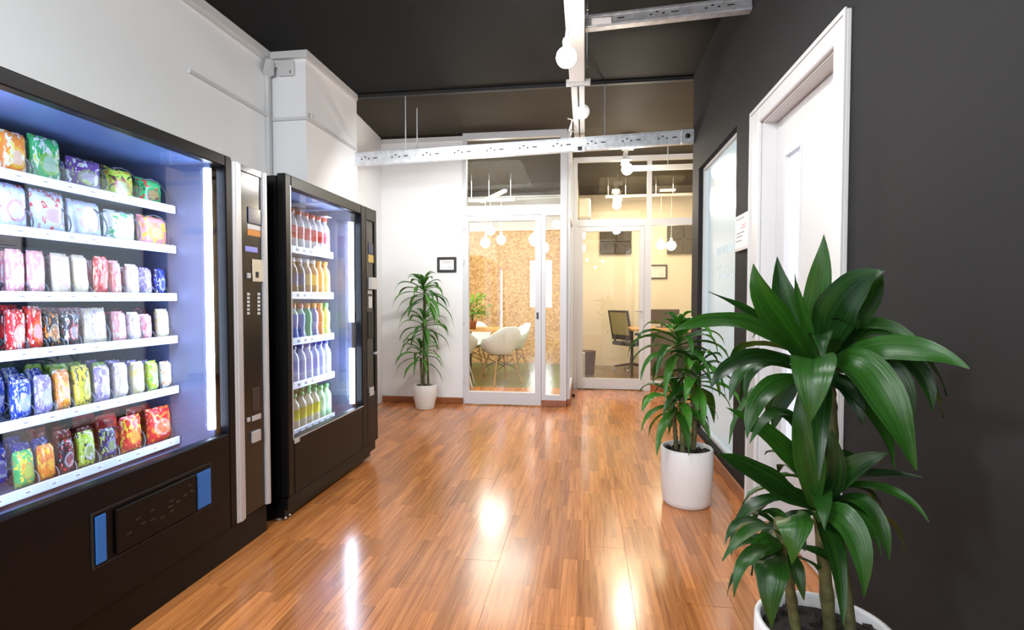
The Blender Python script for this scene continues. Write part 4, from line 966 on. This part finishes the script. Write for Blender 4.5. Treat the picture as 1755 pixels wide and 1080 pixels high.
def shell_chair(loc, rz, label, legm):
    e = empty('shell_chair', loc, label, 'chair', 'white shell chairs in the meeting room', rz)
    t = MB(); nt_, nr = 24, 8; n2 = nt_
    for side in (0, 1):
        for j in range(nr+1):
            s = j/nr
            for i in range(nt_):
                a = 2*math.pi*i/nt_
                back = max(0, -math.sin(a)); side_ = abs(math.cos(a)); front = max(0, math.sin(a))
                rx, ry = .29, .26
                rimh = .44+.36*back**2.2+.19*side_**1.5*(1-front)+.02
                r_ = s**.75
                x_ = rx*math.cos(a)*r_*(1+.06*s); y_ = (ry+.05*back)*math.sin(a)*r_
                z_ = .43+(rimh-.43)*max(0, (s-.35)/.65)**1.8-.012*(1-s)
                if side: z_ -= .010; x_ *= 1.02; y_ *= 1.02
                t.v.append((x_, y_, z_))
    M_ = (nr+1)*nt_
    for j in range(nr):
        for i in range(nt_):
            i2 = (i+1) % nt_; a, b, c, d = j*nt_+i, j*nt_+i2, (j+1)*nt_+i2, (j+1)*nt_+i
            t.f += [(a, b, c, d), (M_+a, M_+d, M_+c, M_+b)]; t.m += [0, 0]; t.sm += [True, True]
    for i in range(nt_):
        i2 = (i+1) % nt_; a, b = nr*nt_+i, nr*nt_+i2; t.f.append((a, b, M_+b, M_+a)); t.m.append(0); t.sm.append(True)
    t.build('shell', M['chair_white'], e); e.scale = (.93, .93, .98)
    for sx in (-1, 1):
        for sy in (-1, 1):
            q = MB(); q.tube([(sx*.13, sy*.12, .41), (sx*.24, sy*.23, 0)], [.014, .010], 8); q.build('leg', legm, e)
    q = MB()
    for a, b in (((-.15, -.14, .36), (.19, -.19, .2)), ((.15, -.14, .36), (-.19, -.19, .2)), ((-.15, .14, .36), (.19, .19, .2)), ((.15, .14, .36), (-.19, .19, .2)), ((-.13, -.12, .40), (.13, .12, .40)), ((.13, -.12, .40), (-.13, .12, .40))): q.tube([a, b], .005, 6)
    q.build('cross_brace', M['grey_plastic'], e)
shell_chair((-1.17, 7.22, 0), R(40), 'white shell armchair with wooden dowel legs at the rounded table end', M['dowel'])
shell_chair((-1.72, 6.92, 0), R(8), 'white shell armchair with white legs cut off by the door frame', M['chair_white'])
shell_chair((-1.12, 8.06, 0), R(120), 'white shell armchair with wooden legs behind the one at the table end', M['dowel'])
shell_chair((-1.80, 8.32, 0), R(180), 'white shell chair on the far side of the table', M['dowel'])
e = empty('potted_herb', (-1.61, 7.42, .745), 'small leafy green plant in terracotta pot on the meeting table', 'plant')
t = MB(); t.lathe([(.001, .746), (.045, .746), (.062, .84), (.068, .842), (.068, .86), (.055, .86), (.055, .84), (.001, .84)], (-1.61, 7.42, 0), 16); W(e, t, 'pot', M['terra'])
rr = random.Random(9)
t = MB()
for k in range(9):
    a = rr.uniform(0, 6.28); q = rr.uniform(.03, .2); top = Vector((-1.61+q*math.cos(a), 7.42+q*math.sin(a), 1.0+rr.uniform(0, .18)))
    t.tube([(-1.61, 7.42, .84), Vector((-1.61, 7.42, .84)).lerp(top, .5)+Vector((0, 0, .04)), top], .003, 5)
W(e, t, 'stem', M['cane'])
for k in range(130):
    a = rr.uniform(0, 6.28); q = .22*math.sqrt(rr.random()); z = .92+.30*rr.random()
    b = Vector((-1.61+q*math.cos(a)*(1.15-abs(z-1.05)*2), 7.42+q*math.sin(a)*(1.15-abs(z-1.05)*2), z)); d = Vector((math.cos(a), math.sin(a), rr.uniform(-.5, .7))).normalized()*.075
    leaf(e, [b, b+d*.5+Vector((0, 0, .01)), b+d], .055, M['leaf_herb'], nseg=4)
def pend(c, r, top, label, g, mt_='bulb'): return globe('pendant_lamp', c, r, label, M[mt_], group=g, cord=top)
pend((-1.38, 7.605, 2.18), .068, 2.60, 'glowing globe pendant, highest of the three in the meeting room', 'meeting room pendants')
pend((-1.455, 7.605, 2.00), .070, 2.60, 'glowing globe pendant, lower left of the three in the meeting room', 'meeting room pendants')
pend((-1.22, 7.605, 2.04), .066, 2.60, 'glowing globe pendant, rightmost of the three in the meeting room', 'meeting room pendants')
e = empty('ceiling_track', (-1.35, 7.6, 2.6), 'crossed white lamp track under the meeting room ceiling', 'track')
t = MB(); t.box(-1.70, -1.02, 7.58, 7.63, 2.60, 2.64); W(e, t, 'track', M['galv_white'])
t = MB(); t.box(-.025, .025, -.45, .45, 0, .04)
RM = Matrix.Rotation(R(32), 3, 'Z'); t.v = [tuple(RM @ Vector(p)+Vector((-1.33, 7.55, 2.641))) for p in t.v]; W(e, t, 'track', M['galv_white'])
for x_, y_ in ((-1.40, 7.60), (-1.08, 7.60), (-1.66, 7.60)): t = MB(); t.tube([(x_, y_, 2.63), (x_, y_, Z2)], .005, 6); W(e, t, 'hanger_rod', M['galv'])
e = empty('conduit', (-1.5, 8.6, 2.9), 'thin pale conduit crossing the meeting room ceiling', 'conduit')
t = MB(); t.tube([(-3.9, 8.6, 2.86), (-.22, 8.6, 2.86)], .014, 8); W(e, t, 'pipe', M['galv'])
# ================================================================== OFFICE
def panel(x0, x1, z0, z1, label):
    e = empty('acoustic_panel', ((x0+x1)/2, YE, z0), label, 'acoustic panel', 'acoustic panels on the office wall')
    nx, nz = max(1, round((x1-x0)/.27)), max(1, round((z1-z0)/.22))
    for i in range(nx):
        for j in range(nz):
            t = MB(); a, b = x0+(x1-x0)*i/nx, x0+(x1-x0)*(i+1)/nx; c, d = z0+(z1-z0)*j/nz, z0+(z1-z0)*(j+1)/nz
            t.bbox(a+.002, b-.002, YE-.05, YE-.001, c+.002, d-.002, .012); W(e, t, 'foam_tile', M['acoustic'])
panel(.245, .795, 1.955, 2.39, 'dark foam acoustic panel seen through the office glass door')
panel(1.39, 1.95, 1.945, 2.45, 'dark foam acoustic panel at the right of the office wall')
e = empty('office_chair', (.76, 8.78, 0), 'black office chair with olive mesh back behind the glass door', 'chair', rz=R(-52))
def L_(mb, n, m_): return mb.build(n, M[m_], e)
t = MB(); t.bbox(-.24, .24, -.23, .23, .42, .48, .02); L_(t, 'seat', 'grey_plastic')
t = MB(); rot = Matrix.Rotation(R(12), 3, 'X')
t.box(-.20, .20, -.012, .012, .60, .98); t.v = [tuple(rot @ (Vector(p)-Vector((0, 0, .5)))+Vector((0, -.20, .5))) for p in t.v]; L_(t, 'mesh_back', 'mesh_chair')
t = MB()
for b in ((-.225, -.20), (.20, .225)): t.box(b[0], b[1], -.018, .018, .52, 1.0)
t.box(-.225, .225, -.018, .018, .975, 1.0); t.box(-.225, .225, -.018, .018, .52, .60)
t.v = [tuple(rot @ (Vector(p)-Vector((0, 0, .5)))+Vector((0, -.20, .5))) for p in t.v]; L_(t, 'back_frame', 'grey_plastic')
for s in (-1, 1):
    t = MB(); t.tube([(s*.25, -.12, .44), (s*.29, -.14, .56), (s*.29, -.10, .66), (s*.29, .12, .67), (s*.28, .14, .58), (s*.25, .10, .45)], .016, 8); L_(t, 'armrest', 'grey_plastic')
t = MB(); t.lathe([(.03, .09), (.03, .25), (.018, .26), (.018, .42), (.06, .425)], (0, 0, 0), 12); L_(t, 'gas_column', 'grey_plastic')
for k in range(5):
    a = k*2*math.pi/5+.3; c_, s_ = math.cos(a), math.sin(a)
    t = MB(); t.tube([(0, 0, .11), (.28*c_, .28*s_, .07)], [.022, .014], 8); L_(t, 'base_arm', 'grey_plastic')
    t = MB(); t.tube([(.28*c_-.012*s_, .28*s_+.012*c_, .028), (.28*c_+.012*s_, .28*s_-.012*c_, .028)], .027, 10); L_(t, 'castor', 'alu')
e = empty('desk', (1.35, 8.0, 0), 'office desk with light wood top and dark panel front', 'desk')
t = MB(); t.bbox(.66, 2.3, 7.66, 8.36, .715, .745, .004); W(e, t, 'desktop', M['table'])
t = MB(); t.bbox(.86, 2.25, 7.80, 7.825, .06, .70, .003); W(e, t, 'modesty_panel', M['desk_dark'])
for x_ in (.88, 2.2): t = MB(); t.bbox(x_, x_+.05, 7.83, 8.34, 0, .714, .003); W(e, t, 'side_panel', M['grey_plastic'])
t = MB(); t.tube([(.72, 8.3, 0), (.72, 8.3, .715)], .02); t.tube([(.72, 7.85, .66), (.95, 7.85, .66)], .02); W(e, t, 'leg', M['grey_plastic'])
e = empty('monitor', (1.15, 8.12, .745), 'dark monitor standing on the office desk', 'monitor')
t = MB(); t.bbox(.90, 1.40, 8.14, 8.17, .80, 1.02, .004); W(e, t, 'screen', M['desk_dark'])
t = MB(); t.bbox(1.06, 1.24, 8.08, 8.24, .746, .756, .003); t.box(1.13, 1.17, 8.17, 8.185, .756, .90); W(e, t, 'stand', M['grey_plastic'])
e = empty('waste_bin', (.04, 8.2, 0), 'brown waste bin against the office wall', 'bin')
t = MB(); t.lathe([(.001, 0), (.10, 0), (.125, .36), (.13, .362), (.13, .375), (.12, .375), (.098, .01), (.001, .01)], (.04, 8.2, 0), 20); W(e, t, 'bin_body', M['bin'])
t = MB(); t.bbox(-.115, .0, 7.55, 7.75, 0, .40, .004); tag(t.build('pedestal', M['white']), 'low white cabinet end beside the office bin', 'cabinet')
e = empty('air_conditioner', (-.03, 8.6, 2.35), 'white wall air conditioner high on the office side wall', 'air conditioner')
t = MB(); t.bbox(-.119, .08, 8.25, 9.15, 2.42, 2.74, .03); W(e, t, 'case', M['white'])
t = MB(); t.box(.03, .082, 8.30, 9.10, 2.405, 2.42); W(e, t, 'louvre', M['grey_plastic'])
pend((1.13, 8.2, 1.99), .068, 2.72, 'warm glowing globe pendant, left of the pair over the desk', 'office pendants', 'bulb_w')
pend((1.28, 8.2, 1.98), .072, 2.72, 'warm glowing globe pendant, right of the pair over the desk', 'office pendants', 'bulb_w')
globe('globe_lamp', (.47, 8.2, 2.61), .066, 'bright globe lamp under the office track, left part', M['bulb_w'])
e = empty('ceiling_track', (.9, 8.2, 2.7), 'white lamp track hanging under the office ceiling', 'track')
t = MB(); t.box(.30, 2.3, 8.17, 8.23, 2.722, 2.752); W(e, t, 'track', M['galv_white'])
t = MB(); t.box(.40, .50, 8.1, 8.3, 2.80, 2.83); t.box(.43, .47, 8.18, 8.22, 2.752, 2.80); t.box(1.10, 1.32, 8.1, 8.16, 2.78, 2.81); W(e, t, 'bracket', M['galv_white'])
for x_ in (.34, .6, 1.05, 1.3, 2.0): t = MB(); t.tube([(x_, 8.2, 2.74), (x_, 8.2, Z2)], .005, 6); W(e, t, 'hanger_rod', M['galv'])
